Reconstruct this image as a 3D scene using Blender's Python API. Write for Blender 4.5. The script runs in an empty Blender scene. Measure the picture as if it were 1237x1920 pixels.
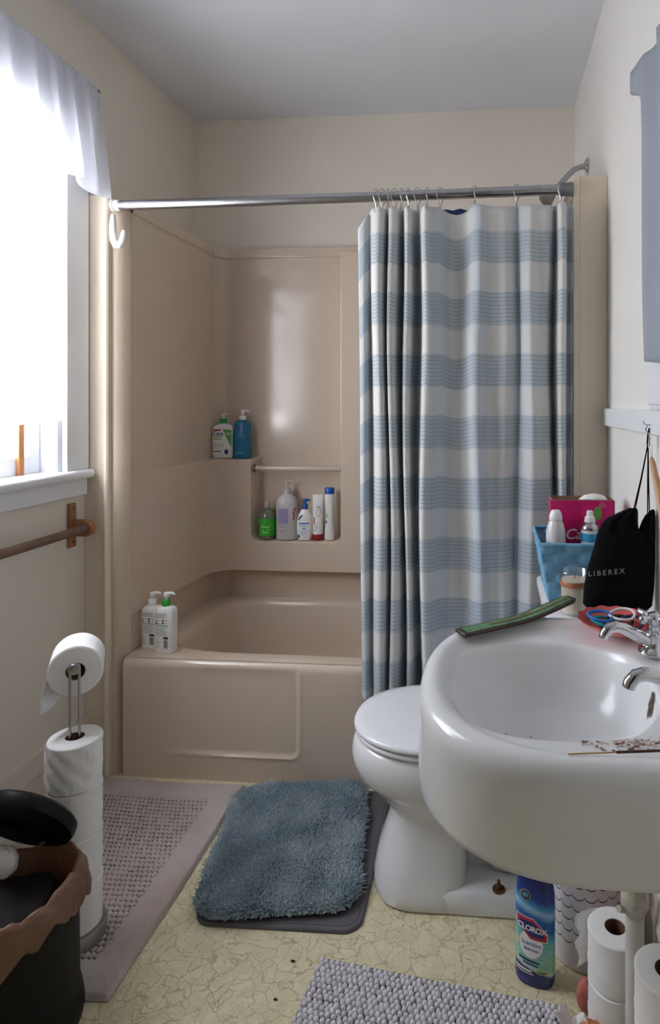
import bpy, math, random
import numpy as np
from mathutils import Vector, Matrix
random.seed(7); rng = np.random.default_rng(7)
PI = math.pi
SC = bpy.context.scene
COL = SC.collection

# ---------------------------------------------------------------- materials
def lin(c):
    o = []
    for v in c[:3]:
        v = v / 255.0
        o.append(v / 12.92 if v <= .04045 else ((v + .055) / 1.055) ** 2.4)
    return (*o, 1.0)

def newmat(name):
    m = bpy.data.materials.new(name); m.use_nodes = True
    nt = m.node_tree
    b = nt.nodes['Principled BSDF']
    return m, nt, b

def mth(nt, op, a, b=None, c=None):
    n = nt.nodes.new('ShaderNodeMath'); n.operation = op
    for i, v in enumerate((a, b, c)):
        if v is None: continue
        if isinstance(v, (int, float)): n.inputs[i].default_value = v
        else: nt.links.new(v, n.inputs[i])
    return n.outputs[0]

def mixc(nt, fac, a, b, blend='MIX'):
    n = nt.nodes.new('ShaderNodeMix'); n.data_type = 'RGBA'; n.blend_type = blend
    for sock, v in ((n.inputs['Factor'], fac), (n.inputs['A'], a), (n.inputs['B'], b)):
        pass
    ins = [i for i in n.inputs]
    fa, ca, cb = ins[0], ins[6], ins[7]
    for sock, v in ((fa, fac), (ca, a), (cb, b)):
        if isinstance(v, (int, float)): sock.default_value = v
        elif isinstance(v, tuple): sock.default_value = v
        else: nt.links.new(v, sock)
    return n.outputs[2]

def ramp(nt, fac, stops, interp='LINEAR'):
    n = nt.nodes.new('ShaderNodeValToRGB'); cr = n.color_ramp; cr.interpolation = interp
    while len(cr.elements) < len(stops): cr.elements.new(.5)
    for e, (p, c) in zip(cr.elements, stops):
        e.position = p; e.color = c if len(c) == 4 and max(c) <= 1.0 else lin(c)
    nt.links.new(fac, n.inputs[0])
    return n.outputs[0]

def noise(nt, scale, detail=3, coord='Object', rough=.5, vec=None):
    n = nt.nodes.new('ShaderNodeTexNoise'); n.inputs['Scale'].default_value = scale
    n.inputs['Detail'].default_value = detail; n.inputs['Roughness'].default_value = rough
    if vec is None:
        tc = nt.nodes.new('ShaderNodeTexCoord'); vec = tc.outputs[coord]
    nt.links.new(vec, n.inputs['Vector'])
    return n.outputs[0]

def objxyz(nt, coord='Object'):
    tc = nt.nodes.new('ShaderNodeTexCoord'); s = nt.nodes.new('ShaderNodeSeparateXYZ')
    nt.links.new(tc.outputs[coord], s.inputs[0])
    return s.outputs[0], s.outputs[1], s.outputs[2]

def addbump(nt, b, h, strength=.2, dist=.002):
    n = nt.nodes.new('ShaderNodeBump'); n.inputs['Strength'].default_value = strength
    n.inputs['Distance'].default_value = dist
    nt.links.new(h, n.inputs['Height']); nt.links.new(n.outputs[0], b.inputs['Normal'])

def M(name, col, rough=.5, metal=0., spec=.5, var=.04, vs=6., bump=0., bs=60., bd=.002, trans=0., coat=0., sheen=0., ior=None, alpha=None):
    m, nt, b = newmat(name)
    c = lin(col)
    if var > 0:
        n = noise(nt, vs)
        lo = tuple(max(0, v * (1 - var)) for v in c[:3]) + (1,)
        hi = tuple(min(1, v * (1 + var)) for v in c[:3]) + (1,)
        nt.links.new(ramp(nt, n, [(.3, lo), (.7, hi)]), b.inputs['Base Color'])
    else:
        b.inputs['Base Color'].default_value = c
    b.inputs['Roughness'].default_value = rough
    b.inputs['Metallic'].default_value = metal
    b.inputs['Specular IOR Level'].default_value = spec
    b.inputs['Transmission Weight'].default_value = trans
    b.inputs['Coat Weight'].default_value = coat
    b.inputs['Sheen Weight'].default_value = sheen
    if ior: b.inputs['IOR'].default_value = ior
    if bump > 0: addbump(nt, b, noise(nt, bs, 4), bump, bd)
    return m

# ---------------------------------------------------------------- mesh helpers
class MB:
    def __init__(s): s.v = []; s.f = []; s.mi = []; s.uv = None
    def add(s, vs, fs, mi=0):
        o = len(s.v)
        s.v += [tuple(map(float, p)) for p in vs]
        s.f += [tuple(i + o for i in f) for f in fs]
        s.mi += [mi] * len(fs)
        return s
    def box(s, x0, x1, y0, y1, z0, z1, mi=0):
        return s.add([(x0,y0,z0),(x1,y0,z0),(x1,y1,z0),(x0,y1,z0),(x0,y0,z1),(x1,y0,z1),(x1,y1,z1),(x0,y1,z1)],
                     [(0,3,2,1),(4,5,6,7),(0,1,5,4),(1,2,6,5),(2,3,7,6),(3,0,4,7)], mi)
    def loft(s, rings, cap0=True, cap1=True, closed=True, mi=0):
        n = len(rings[0]); vs = [p for r in rings for p in r]; fs = []
        for i in range(len(rings) - 1):
            for j in range(n if closed else n - 1):
                k = (j + 1) % n
                fs.append((i*n+j, i*n+k, (i+1)*n+k, (i+1)*n+j))
        if cap0: fs.append(tuple(range(n - 1, -1, -1)))
        if cap1: fs.append(tuple((len(rings)-1)*n + j for j in range(n)))
        return s.add(vs, fs, mi)
    def lathe(s, prof, n=32, c=(0,0,0), mi=0, cap0=True, cap1=True, axis='Z'):
        rings = []
        for r, z in prof:
            R = []
            for j in range(n):
                a = 2*PI*j/n
                p = (r*math.cos(a), r*math.sin(a), z)
                if axis == 'Y': p = (p[0], p[2], -p[1])
                if axis == 'X': p = (p[2], p[0], p[1])
                R.append((p[0]+c[0], p[1]+c[1], p[2]+c[2]))
            rings.append(R)
        return s.loft(rings, cap0, cap1, True, mi)
    def oval(s, prof, n=40, mi=0, e=2.6, c=(0,0), cap0=True, cap1=True):
        """prof: (half width, half depth, z[, exponent])"""
        rings = []
        for q in prof:
            ex = q[3] if len(q) > 3 else e
            R = []
            for j in range(n):
                t = 2*PI*j/n; cc, ss = math.cos(t), math.sin(t)
                r = (abs(cc)**ex + abs(ss)**ex) ** (-1/ex)
                R.append((c[0]+q[0]*r*cc, c[1]+q[1]*r*ss, q[2]))
            rings.append(R)
        return s.loft(rings, cap0, cap1, True, mi)
    def tube(s, pts, r, n=10, mi=0, caps=True, closed=False):
        P = [Vector(p) for p in pts]; m = len(P)
        rr = r if isinstance(r, (list, tuple)) else [r]*m
        rings = []; prev = None
        for i in range(m):
            if closed: t = P[(i+1) % m] - P[i-1]
            else: t = P[min(i+1, m-1)] - P[max(i-1, 0)]
            t.normalize()
            if prev is None:
                u = t.cross(Vector((0,0,1)))
                if u.length < .05: u = t.cross(Vector((0,1,0)))
                u.normalize()
            else:
                u = prev - t * prev.dot(t); u.normalize()
            prev = u; w = t.cross(u)
            rings.append([tuple(P[i] + (u*math.cos(2*PI*j/n) + w*math.sin(2*PI*j/n))*rr[i]) for j in range(n)])
        if closed:
            rings.append(rings[0]); return s.loft(rings, False, False, True, mi)
        return s.loft(rings, caps, caps, True, mi)
    def grid(s, nu, nv, f, mi=0, uvf=None, wrap=False):
        vs = [f(i, j) for j in range(nv) for i in range(nu)]; fs = []
        for j in range(nv-1):
            for i in range(nu if wrap else nu-1):
                k = (i+1) % nu
                fs.append((j*nu+i, j*nu+k, (j+1)*nu+k, (j+1)*nu+i))
        if uvf: s.uv = [uvf(i, j) for j in range(nv) for i in range(nu)]
        return s.add(vs, fs, mi)

def smooth(a, b, x):
    if a == b: return float(x >= a)
    t = min(1, max(0, (x - a) / (b - a))); return t*t*(3-2*t)

def thing(name, label, cat, loc=(0,0,0), rz=0., group=None, kind=None):
    o = bpy.data.objects.new(name, None); COL.objects.link(o)
    o.empty_display_size = .05
    o.location = loc; o.rotation_euler = (0, 0, rz)
    tag(o, label, cat, group, kind)
    return o

def tag(o, label=None, cat=None, group=None, kind=None):
    if label: o['label'] = label
    if cat: o['category'] = cat
    if group: o['group'] = group
    if kind: o['kind'] = kind
    return o

def mk(name, mb, mats, parent=None, world=True, smooth_deg=40, bevel=0., bseg=2, sub=0, solid=0., base=None, label=None, kind=None, flip=False, fixn=True):
    """one mesh object. world: coordinates are world ones (the origin of the thing that parents it is taken off)"""
    me = bpy.data.meshes.new(name)
    off = Vector((0,0,0))
    if world and parent is not None:
        p = parent
        while p is not None: off += Vector(p.location); p = p.parent
    if base is not None and parent is None: off = Vector(base)
    V = [(v[0]-off.x, v[1]-off.y, v[2]-off.z) for v in mb.v]
    me.from_pydata(V, [], mb.f)
    if not isinstance(mats, (list, tuple)): mats = [mats]
    for m in mats: me.materials.append(m)
    if len(mats) > 1: me.polygons.foreach_set('material_index', mb.mi)
    if fixn:
        import bmesh
        bm = bmesh.new(); bm.from_mesh(me)
        bmesh.ops.recalc_face_normals(bm, faces=bm.faces); bm.to_mesh(me); bm.free()
    if mb.uv:
        uvl = me.uv_layers.new(name='UVMap')
        idx = np.zeros(len(me.loops), dtype=np.int32); me.loops.foreach_get('vertex_index', idx)
        uvl.data.foreach_set('uv', np.array(mb.uv, dtype=np.float32)[idx].ravel())
    if smooth_deg:
        me.polygons.foreach_set('use_smooth', [True]*len(me.polygons))
        if smooth_deg < 180: me.set_sharp_from_angle(angle=math.radians(smooth_deg))
    me.update()
    o = bpy.data.objects.new(name, me); COL.objects.link(o)
    if parent is not None: o.parent = parent
    if base is not None and parent is None: o.location = base
    if bevel > 0:
        b = o.modifiers.new('bevel', 'BEVEL'); b.width = bevel; b.segments = bseg; b.limit_method = 'ANGLE'
        b.angle_limit = math.radians(50)
    if sub:
        b = o.modifiers.new('sub', 'SUBSURF'); b.levels = sub; b.render_levels = sub
    if solid:
        b = o.modifiers.new('solid', 'SOLIDIFY'); b.thickness = solid; b.offset = 0
    if label: o['label'] = label
    if kind: o['kind'] = kind
    return o

def dup(root, loc, rz, label, group=None):
    r = root.copy(); COL.objects.link(r); r.location = loc; r.rotation_euler = (0, 0, rz)
    r['label'] = label
    if group: r['group'] = group
    for ch in list(root.children):
        c = ch.copy(); COL.objects.link(c); c.parent = r
        for g in list(ch.children):
            d = g.copy(); COL.objects.link(d); d.parent = c
    return r

def text(s, size, bold=0., shear=0., spacing=1.):
    """flat lettering as vertices (x,y) and faces, centred on 0"""
    cu = bpy.data.curves.new('lettering', 'FONT'); cu.body = s; cu.size = size
    cu.align_x = 'CENTER'; cu.align_y = 'CENTER'; cu.offset = bold*size; cu.shear = shear; cu.space_character = spacing
    cu.resolution_u = 4
    o = bpy.data.objects.new('lettering', cu)
    me = o.to_mesh()
    vs = [(v.co.x, v.co.y) for v in me.vertices]; fs = [tuple(p.vertices) for p in me.polygons]
    o.to_mesh_clear(); bpy.data.objects.remove(o); bpy.data.curves.remove(cu)
    return vs, fs

def rect2(u0, u1, w0, w1, nu=6):
    vs = []; fs = []
    for i in range(nu+1):
        u = u0 + (u1-u0)*i/nu
        vs += [(u, w0), (u, w1)]
    for i in range(nu): fs.append((2*i, 2*i+2, 2*i+3, 2*i+1))
    return vs, fs

def poly2(pts): return list(pts), [tuple(range(len(pts)))]
def ell2(cu, cw, a, b, n=28): return poly2([(cu+a*math.cos(2*PI*i/n), cw+b*math.sin(2*PI*i/n)) for i in range(n)])

def subdiv(geo, lim=.004):
    vs, fs = list(geo[0]), []
    for f in geo[1]:
        for k in range(1, len(f)-1): fs.append((f[0], f[k], f[k+1]))
    for _ in range(4):
        nf = []; mid = {}; done = True
        def m_(i, j):
            k = (min(i, j), max(i, j))
            if k not in mid:
                mid[k] = len(vs); vs.append(((vs[i][0]+vs[j][0])/2, (vs[i][1]+vs[j][1])/2))
            return mid[k]
        mx = max(abs(vs[a_][0]-vs[b_][0]) for f in fs for a_, b_ in ((f[0], f[1]), (f[1], f[2]), (f[2], f[0])))
        if mx < lim: break
        for a_, b_, c_ in fs:
            x, y, z = m_(a_, b_), m_(b_, c_), m_(c_, a_)
            nf += [(a_, x, z), (x, b_, y), (z, y, c_), (x, y, z)]
        fs = nf
    return vs, fs

def press(mb, geo, a, b, e, du=0., dw=0., eps=.0005, prof=None, mi=0, skew=0.):
    """lay flat decal geometry on the front (-y) of an oval body of half width a, half depth b"""
    vs, fs = subdiv(geo) if len(geo[1]) == 1 else geo; out = []
    for u, w in vs:
        x = u + du; z = w + dw + skew*u
        aa, bb = (a, b) if prof is None else prof(z)
        t = min(.98, abs(x)/aa)
        out.append((x, -bb*(1 - t**e)**(1/e) - eps, z))
    mb.add(out, fs, mi)

# ---------------------------------------------------------------- the room's measures (metres)
XL, XR = -1.397, .373
YB, YF = 2.84, -.60
ZC = 2.61
TUBY = 2.042                       # face of the tub
TL, TR = -1.259, .26               # inner faces of the tub alcove
EYE = 1.277

# ---------------------------------------------------------------- shared materials
m_wall = M('cream_wall_paint', (226, 219, 206), .55, var=.025, vs=2.5, bump=.12, bs=140, bd=.001)
m_wallr = M('daylit_cream_paint', (228, 226, 222), .5, var=.02, vs=2.0, bump=.12, bs=140, bd=.001)  # cream paint whitened, the cool daylight is put into the colour
m_ceil = M('ceiling_paint', (220, 222, 228), .7, var=.025, vs=3, bump=.3, bs=90, bd=.0015)
m_trimw = M('white_gloss_trim', (226, 228, 232), .35, var=.02, bump=.05, bs=30)
m_trimc = M('cream_gloss_trim', (226, 213, 194), .4, var=.03, vs=3, bump=.06, bs=40)
m_tub = M('almond_fibreglass', (210, 193, 175), .13, var=.02, vs=3, bump=.05, bs=12, bd=.002, spec=.5)
m_chrome = M('chrome', (205, 206, 210), .12, metal=1, var=.03)
m_steel = M('brushed_steel', (178, 178, 182), .28, metal=1, var=.06, vs=40)
m_dullsteel = M('dull_steel', (140, 140, 142), .35, metal=1, var=.1, vs=30)
m_whiteplastic = M('white_plastic', (232, 232, 232), .35, var=.02)
m_porc = M('white_porcelain', (224, 224, 225), .12, var=.015, vs=3, spec=.55)
m_paper = M('tissue_paper', (236, 235, 234), .9, var=.02, vs=25, bump=.25, bs=45, bd=.003, spec=.1)
m_card = M('cardboard_core', (112, 86, 66), .9, var=.1, spec=.1)
m_green = M('green_plastic', (46, 160, 60), .4, var=.03)
m_black = M('black_ink', (28, 28, 34), .6, var=.02)
m_grey = M('grey_ink', (150, 152, 156), .6, var=.02)
m_navyink = M('navy_ink', (36, 52, 116), .6, var=.02)
m_redink = M('red_ink', (190, 40, 56), .5, var=.03)
m_greenink = M('green_ink', (92, 170, 84), .5, var=.03)
m_whiteink = M('white_ink', (238, 238, 238), .5, var=.01)
m_blueplastic = M('blue_plastic', (22, 84, 176), .35, var=.03)

# vinyl floor: warm cream cells parted by thin brown veins
def vinyl():
    m, nt, b = newmat('vinyl_floor')
    tc = nt.nodes.new('ShaderNodeTexCoord')
    wn = nt.nodes.new('ShaderNodeTexNoise'); wn.inputs['Scale'].default_value = 9; wn.inputs['Detail'].default_value = 4
    nt.links.new(tc.outputs['Object'], wn.inputs['Vector'])
    mp = nt.nodes.new('ShaderNodeVectorMath'); mp.operation = 'SCALE'; mp.inputs['Scale'].default_value = .16
    nt.links.new(wn.outputs['Color'], mp.inputs[0])
    ad = nt.nodes.new('ShaderNodeVectorMath'); nt.links.new(tc.outputs['Object'], ad.inputs[0]); nt.links.new(mp.outputs[0], ad.inputs[1])
    cols = []
    for sc, w in ((21, .016), (44, .014)):
        v = nt.nodes.new('ShaderNodeTexVoronoi'); v.feature = 'DISTANCE_TO_EDGE'; v.inputs['Scale'].default_value = sc
        nt.links.new(ad.outputs[0], v.inputs['Vector'])
        cols.append(ramp(nt, v.outputs['Distance'], [(0, (0,0,0,1)), (w, (.35,.35,.35,1)), (w*2.6, (1,1,1,1))]))
    base = ramp(nt, noise(nt, 28, 5), [(.3, (212, 202, 166)), (.55, (221, 212, 178)), (.75, (230, 223, 194))])
    veins = mixc(nt, .55, cols[0], cols[1], 'MULTIPLY')
    c = mixc(nt, veins, lin((178, 163, 128)), base)
    sp = ramp(nt, noise(nt, 130, 2), [(.30, (.55,.5,.42,1)), (.36, (1,1,1,1))])
    c2 = mixc(nt, .6, c, sp, 'MULTIPLY')
    nt.links.new(c2, b.inputs['Base Color'])
    b.inputs['Roughness'].default_value = .38
    addbump(nt, b, veins, .12, .001)
    return m
m_floor = vinyl()

# ---------------------------------------------------------------- shell
WY0, WY1, WZ0, WZ1 = 1.08, 1.925, 1.055, 2.14     # window opening in the left wall
o = mk('floor', MB().box(XL-.12, XR+.1, YF-.1, YB+.1, -.1, 0), m_floor, smooth_deg=0); tag(o, kind='structure')
o = mk('ceiling', MB().box(XL-.12, XR+.1, YF-.1, YB+.1, ZC, ZC+.1), m_ceil, smooth_deg=0); tag(o, kind='structure')
mb = MB()
mb.box(XL-.12, XL, YF, WY0, 0, ZC); mb.box(XL-.12, XL, WY1, YB, 0, ZC)
mb.box(XL-.12, XL, WY0, WY1, 0, WZ0-.03); mb.box(XL-.12, XL, WY0, WY1, WZ1, ZC)
o = mk('wall_left', mb, m_wall, smooth_deg=0); tag(o, kind='structure')
o = mk('wall_right', MB().box(XR, XR+.1, YF, YB, 0, ZC), m_wallr, smooth_deg=0); tag(o, kind='structure')
o = mk('wall_back', MB().box(XL-.12, XR+.1, YB, YB+.1, 0, ZC), m_wall, smooth_deg=0); tag(o, kind='structure')
mb = MB()
mb.box(XL-.12, -.78, YF-.1, YF, 0, ZC); mb.box(.06, XR+.1, YF-.1, YF, 0, ZC); mb.box(-.78, .06, YF-.1, YF, 2.05, ZC)
o = mk('wall_front', mb, m_wall, smooth_deg=0); tag(o, kind='structure')
m_added_hall = M('dark_added_hall_paint', (120, 104, 90), .7, var=.03, vs=2)  # unseen dark hall beyond the doorway, added to cut light bounced from behind
mb = MB(); HY = YF-1.6
mb.box(-1.0, .3, HY-.05, HY, 0, 2.3); mb.box(-1.05, -1.0, HY-.05, YF-.1, 0, 2.3); mb.box(.3, .35, HY-.05, YF-.1, 0, 2.3); mb.box(-1.05, .35, HY-.05, YF-.1, 2.3, 2.35)
o = mk('wall_added_hall', mb, m_added_hall, smooth_deg=0); tag(o, kind='structure')
o = mk('floor_added_hall', MB().box(-1.05, .35, HY-.05, YF-.1, -.1, 0), m_added_hall, smooth_deg=0); tag(o, kind='structure')
mb = MB()
for x0, x1, z0, z1 in ((-.87, -.77, 0, 2.14), (.05, .15, 0, 2.14), (-.87, .15, 2.04, 2.14)): mb.box(x0, x1, YF, YF+.02, z0, z1)
o = mk('door_1', mb, m_trimw, smooth_deg=0, bevel=.003); tag(o, kind='structure')
# thin bead of paint in the far left corner
mb = MB().tube([(XL+.001, YB-.001, 1.98), (XL+.001, YB-.001, ZC)], .004, 8)
o = mk('trim_4', mb, m_wall); tag(o, kind='structure')

# baseboard on the left wall
prof = [(0, 0), (.016, 0), (.016, .135), (.020, .140), (.020, .150), (.014, .165), (.014, .185), (.010, .200), (0, .205)]
mb = MB().loft([[(XL+x, YF, z) for x, z in prof], [(XL+x, TUBY-.001, z) for x, z in prof]])
m_base = M('cream_baseboard', (214, 206, 193), .45, var=.04, vs=8, bump=.08, bs=30)
o = mk('baseboard_left', mb, m_base, smooth_deg=30); tag(o, kind='structure')
mb = MB().loft([[(XR-x, YF, z) for x, z in prof], [(XR-x, TUBY-.001, z) for x, z in prof]])
o = mk('baseboard_right', mb, m_base, smooth_deg=30); tag(o, kind='structure')

# filler boards either side of the tub alcove
mb = MB().box(XL, -1.322, TUBY, TUBY+.03, 0, 1.997)
mb.box(XL, TL, TUBY+.03, YB, 1.965, 1.975)
mb.loft([[(-1.322, TUBY, z), (-1.320, TUBY-.014, z), (-1.314, TUBY-.020, z), (-1.307, TUBY-.020, z), (-1.302, TUBY-.014, z), (-1.300, TUBY+.03, z)] for z in (0, 1.986)])
o = mk('trim_1', mb, m_trimc, smooth_deg=30, bevel=.002); tag(o, kind='structure')
mb = MB().box(.283, XR, TUBY, TUBY+.03, 0, 2.012)
mb.box(.283, XR, TUBY+.03, YB, 1.97, 1.98)
mb.box(.262, .283, TUBY-.008, TUBY+.03, 0, 2.012)
o = mk('trim_2', mb, m_trimc, smooth_deg=30, bevel=.003); tag(o, kind='structure')
# chair rail on the right wall
mb = MB().box(XR-.018, XR, YF, 2.06, 1.208, 1.262)
o = mk('trim_3', mb, m_trimw, smooth_deg=0, bevel=.003); tag(o, kind='structure')

# ---------------------------------------------------------------- window
w = thing('window_1', 'white sash window with a deep sill in the left wall', 'window', (XL, 1.5, WZ0), kind='structure')
mb = MB()
mb.box(XL, XL+.02, WY1, 2.036, WZ0, 2.32); mb.box(XL, XL+.02, WY0-.115, WY0, WZ0, 2.32)
mb.box(XL, XL+.022, WY0-.125, 2.036, WZ1, 2.32)
mk('casing', mb, m_trimw, w, smooth_deg=0, bevel=.002)
mb = MB().box(XL-.10, XL+.045, WY0-.14, 2.037, WZ0-.03, WZ0)
mk('sill', mb, m_trimw, w, smooth_deg=40, bevel=.012, bseg=4)
mk('apron', MB().box(XL, XL+.018, WY0-.12, 2.03, .968, WZ0-.03), m_trimw, w, smooth_deg=0, bevel=.002)
mb = MB()
mb.box(XL-.12, XL, WY1-.018, WY1, WZ0, WZ1); mb.box(XL-.12, XL, WY0, WY0+.018, WZ0, WZ1); mb.box(XL-.12, XL, WY0, WY1, WZ1-.02, WZ1)
mk('jamb', mb, m_trimw, w, smooth_deg=0)
def sash(x, z0, z1, nm):
    b = MB(); y0, y1 = WY0+.02, WY1-.02
    b.box(x-.016, x+.016, y0, y0+.045, z0, z1); b.box(x-.016, x+.016, y1-.045, y1, z0, z1)
    b.box(x-.016, x+.016, y0+.045, y1-.045, z0, z0+.055); b.box(x-.016, x+.016, y0+.045, y1-.045, z1-.04, z1)
    s = mk('sash', b, m_trimw, w, smooth_deg=0, bevel=.002)
    g = mk('glass_pane', MB().box(x-.002, x+.002, y0+.045, y1-.045, z0+.055, z1-.04), m_glass, None, smooth_deg=0)
    g.parent = s; g.location = (0, 0, 0)
    for v in g.data.vertices: v.co -= Vector(w.location)
mg, nt, b = newmat('window_glass')
tr = nt.nodes.new('ShaderNodeBsdfTransparent'); gl = nt.nodes.new('ShaderNodeBsdfGlossy'); gl.inputs['Roughness'].default_value = .02
mx = nt.nodes.new('ShaderNodeMixShader'); mx.inputs[0].default_value = .06
nt.links.new(tr.outputs[0], mx.inputs[1]); nt.links.new(gl.outputs[0], mx.inputs[2])
nt.links.new(mx.outputs[0], nt.nodes['Material Output'].inputs[0]); m_glass = mg
sash(XL-.075, WZ0, 1.72, 0); sash(XL-.11, 1.68, WZ1-.02, 1)
m_orange = M('varnished_pine', (176, 112, 60), .35, var=.15, vs=30)
mb = MB().box(XL-.056, XL-.046, 1.80, 1.822, WZ0, 1.70)
mk('wooden_stop', mb, m_orange, w, smooth_deg=0, bevel=.002, label='varnished wooden strip')

# sheer fabrics
def sheer(name, col, opac):
    m, nt, b = newmat(name)
    nt.nodes.remove(b)
    df = nt.nodes.new('ShaderNodeBsdfDiffuse'); tl = nt.nodes.new('ShaderNodeBsdfTranslucent'); tr = nt.nodes.new('ShaderNodeBsdfTransparent')
    wv = ramp(nt, noise(nt, 60, 3), [(.3, tuple(v*.96 for v in lin(col)[:3])+(1,)), (.7, lin(col))])
    nt.links.new(wv, df.inputs[0]); nt.links.new(wv, tl.inputs[0])
    a = nt.nodes.new('ShaderNodeMixShader'); a.inputs[0].default_value = .55
    nt.links.new(df.outputs[0], a.inputs[1]); nt.links.new(tl.outputs[0], a.inputs[2])
    c = nt.nodes.new('ShaderNodeMixShader'); c.inputs[0].default_value = opac
    nt.links.new(tr.outputs[0], c.inputs[1]); nt.links.new(a.outputs[0], c.inputs[2])
    nt.links.new(c.outputs[0], nt.nodes['Material Output'].inputs[0])
    return m
m_sheer = sheer('white_sheer_panel', (240, 240, 244), .62)
m_val = sheer('white_valance_voile', (226, 228, 236), .90)

cr = thing('curtain_rod', 'thin metal curtain rod above the window carrying the white valance', 'curtain rod', (-1.335, 1.5, 2.335))
mk('rod', MB().tube([(-1.335, .96, 2.335), (-1.335, 2.012, 2.335)], .006, 10), m_dullsteel, cr)
mb = MB().lathe([(.004, 0), (.010, .002), (.012, .008), (.008, .014), (.002, .016)], 12, (-1.335, 2.008, 2.335), axis='Y')
mk('finial', mb, m_black, cr)
for y in (.975, 1.985): mk('rod_bracket', MB().box(XL, -1.33, y, y+.01, 2.33, 2.34), m_dullsteel, cr, smooth_deg=0)

NU, NV = 170, 26
def valance(i, j):
    u = i/(NU-1); v = j/(NV-1)
    y = .985 + (2.003-.985)*u
    ph = 2*PI*(u*11 + .25*math.sin(7*u))
    a = .005 + .020*smooth(.05, 1, v)
    dz = .375 + .016*math.sin(ph*.5+1) + .010*math.sin(ph+.6)
    if u > .93: dz += .02*smooth(.93, .985, u)
    x = -1.331 + .012*smooth(0, .08, v) + .030*v + a*math.sin(ph)*smooth(0, .12, v) + .002*math.sin(ph*3)*(1-v)
    y += .006*math.cos(ph*1.0)*v - .014*v*smooth(.8, 1, u) + .004*math.sin(ph*2.3)*(1-v)
    z = 2.352 - dz*v + .003*math.sin(ph*2.7)*(1-smooth(0, .15, v))
    return (x, y, z)
o = mk('valance', MB().grid(NU, NV, valance), m_val, base=(-1.33, 1.5, 2.35), smooth_deg=180)
tag(o, 'short gathered white valance across the top of the window', 'valance')
def panel(i, j):
    u = i/119; v = j/29
    y = 1.0 + (1.885 + .022*v - 1.0)*u
    ph = 2*PI*(u*13 + .3*math.sin(5*u))
    x = -1.362 + .010*math.sin(ph) * (.6+.4*v) + .006*math.sin(2.2*ph+1)
    z = 2.325 - (2.325-1.217)*v + .006*math.sin(ph*.6)*smooth(.7, 1, v)
    return (x, y + .004*math.sin(9*v)*smooth(.9, 1, u), z)
o = mk('sheer_curtain', MB().grid(120, 30, panel), m_sheer, base=(-1.36, 1.5, 1.2), smooth_deg=180)
tag(o, 'long white sheer curtain panel hanging over the window glass', 'curtain')

# ---------------------------------------------------------------- tub and surround
tub = thing('bathtub', 'almond one-piece bathtub with moulded wall surround and shelf niche', 'bathtub', (-.5, 2.4, 0))
def curve_pts():
    """matched points of the upper (recessed) and the lower (thick) plan curve with a pseudo x for the relief"""
    out = []
    for k in range(46):                                # left wall, front to corner
        t = k/45
        u = (TL, TUBY+.050 + (2.735-TUBY-.050)*t)
        yl = TUBY+.050 + (2.60-TUBY-.050)*t
        l = (TL + .028*smooth(2.12, 2.62, yl), yl)
        out.append((u, l, -1.5, -1))
    for k in range(1, 15):                             # left corner
        a = PI/2*k/15
        u = (TL+.065 - .065*math.cos(a), 2.735+.065*math.sin(a))
        l = (TL+.028+.10 - .10*math.cos(a), 2.60+.10*math.sin(a))
        out.append((u, l, -1.4, 0))
    xs = []
    x = -1.131
    while x < .10:
        xs.append(x)
        near = min(abs(x+1.060), abs(x+.665))
        x += .0035 if near < .045 else .018
    for x in xs: out.append(((x-.04*(1-smooth(-1.194, -1.08, x)) if x < -1.08 else x, 2.80), (x, 2.70), x, 1))
    for k in range(1, 15):
        a = PI/2*k/15
        u = (TR-.065 + .065*math.sin(a), 2.735+.065*math.cos(a)); l = (TR-.10+.10*math.sin(a), 2.60+.10*math.cos(a))
        out.append((u, l, .3, 2))
    for k in range(30):
        t = 1-k/29
        out.append(((TR, TUBY+.012+(2.735-TUBY-.012)*t), (TR, TUBY+.012+(2.60-TUBY-.012)*t), .4, 3))
    return out
CP = curve_pts()
zs = []
z = .385
while z < 1.992:
    zs.append(z)
    fine = min(abs(z-.53), abs(z-.68)-.02, abs(z-1.03), abs(z-1.948))
    z += .0035 if fine < .018 else .02
zs.append(1.99)
def sdbox(x, z, x0, x1, z0, z1, r):
    cx, cz = (x0+x1)/2, (z0+z1)/2; hx, hz = (x1-x0)/2-r, (z1-z0)/2-r
    qx, qz = abs(x-cx)-hx, abs(z-cz)-hz
    return math.hypot(max(qx, 0), max(qz, 0)) + min(max(qx, qz), 0) - r
def surr(i, j):
    (ux, uy), (lx, ly), px, seg = CP[i]; z = zs[j]
    air = sdbox(px, z, -1.060, -.665, .668, 3.0, .032)
    air = min(air, sdbox(px, z, -3., -.665, 1.031, 3.2, .012))
    air = min(air, 1.95 - z)
    w = smooth(-.006, .006, air)
    if seg in (2, 3): w = 1 - smooth(1.02, 1.04, z)
    r = 1 - smooth(.522, .534, z)
    w = w*(1-r) + (.42 if seg == 1 else .3)*r
    x = ux + (lx-ux)*w; y = uy + (ly-uy)*w
    nx, ny = (1, 0) if seg == -1 else (-1, 0) if seg == 3 else (0, -1) if seg == 1 else (.7, -.7) if seg == 0 else (-.7, -.7)
    d = .007*smooth(1.944, 1.950, z) - .008*r*(1 if seg != 1 else 0)
    return (x + nx*d, y + ny*d, z)
mb = MB().grid(len(CP), len(zs), surr)
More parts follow.
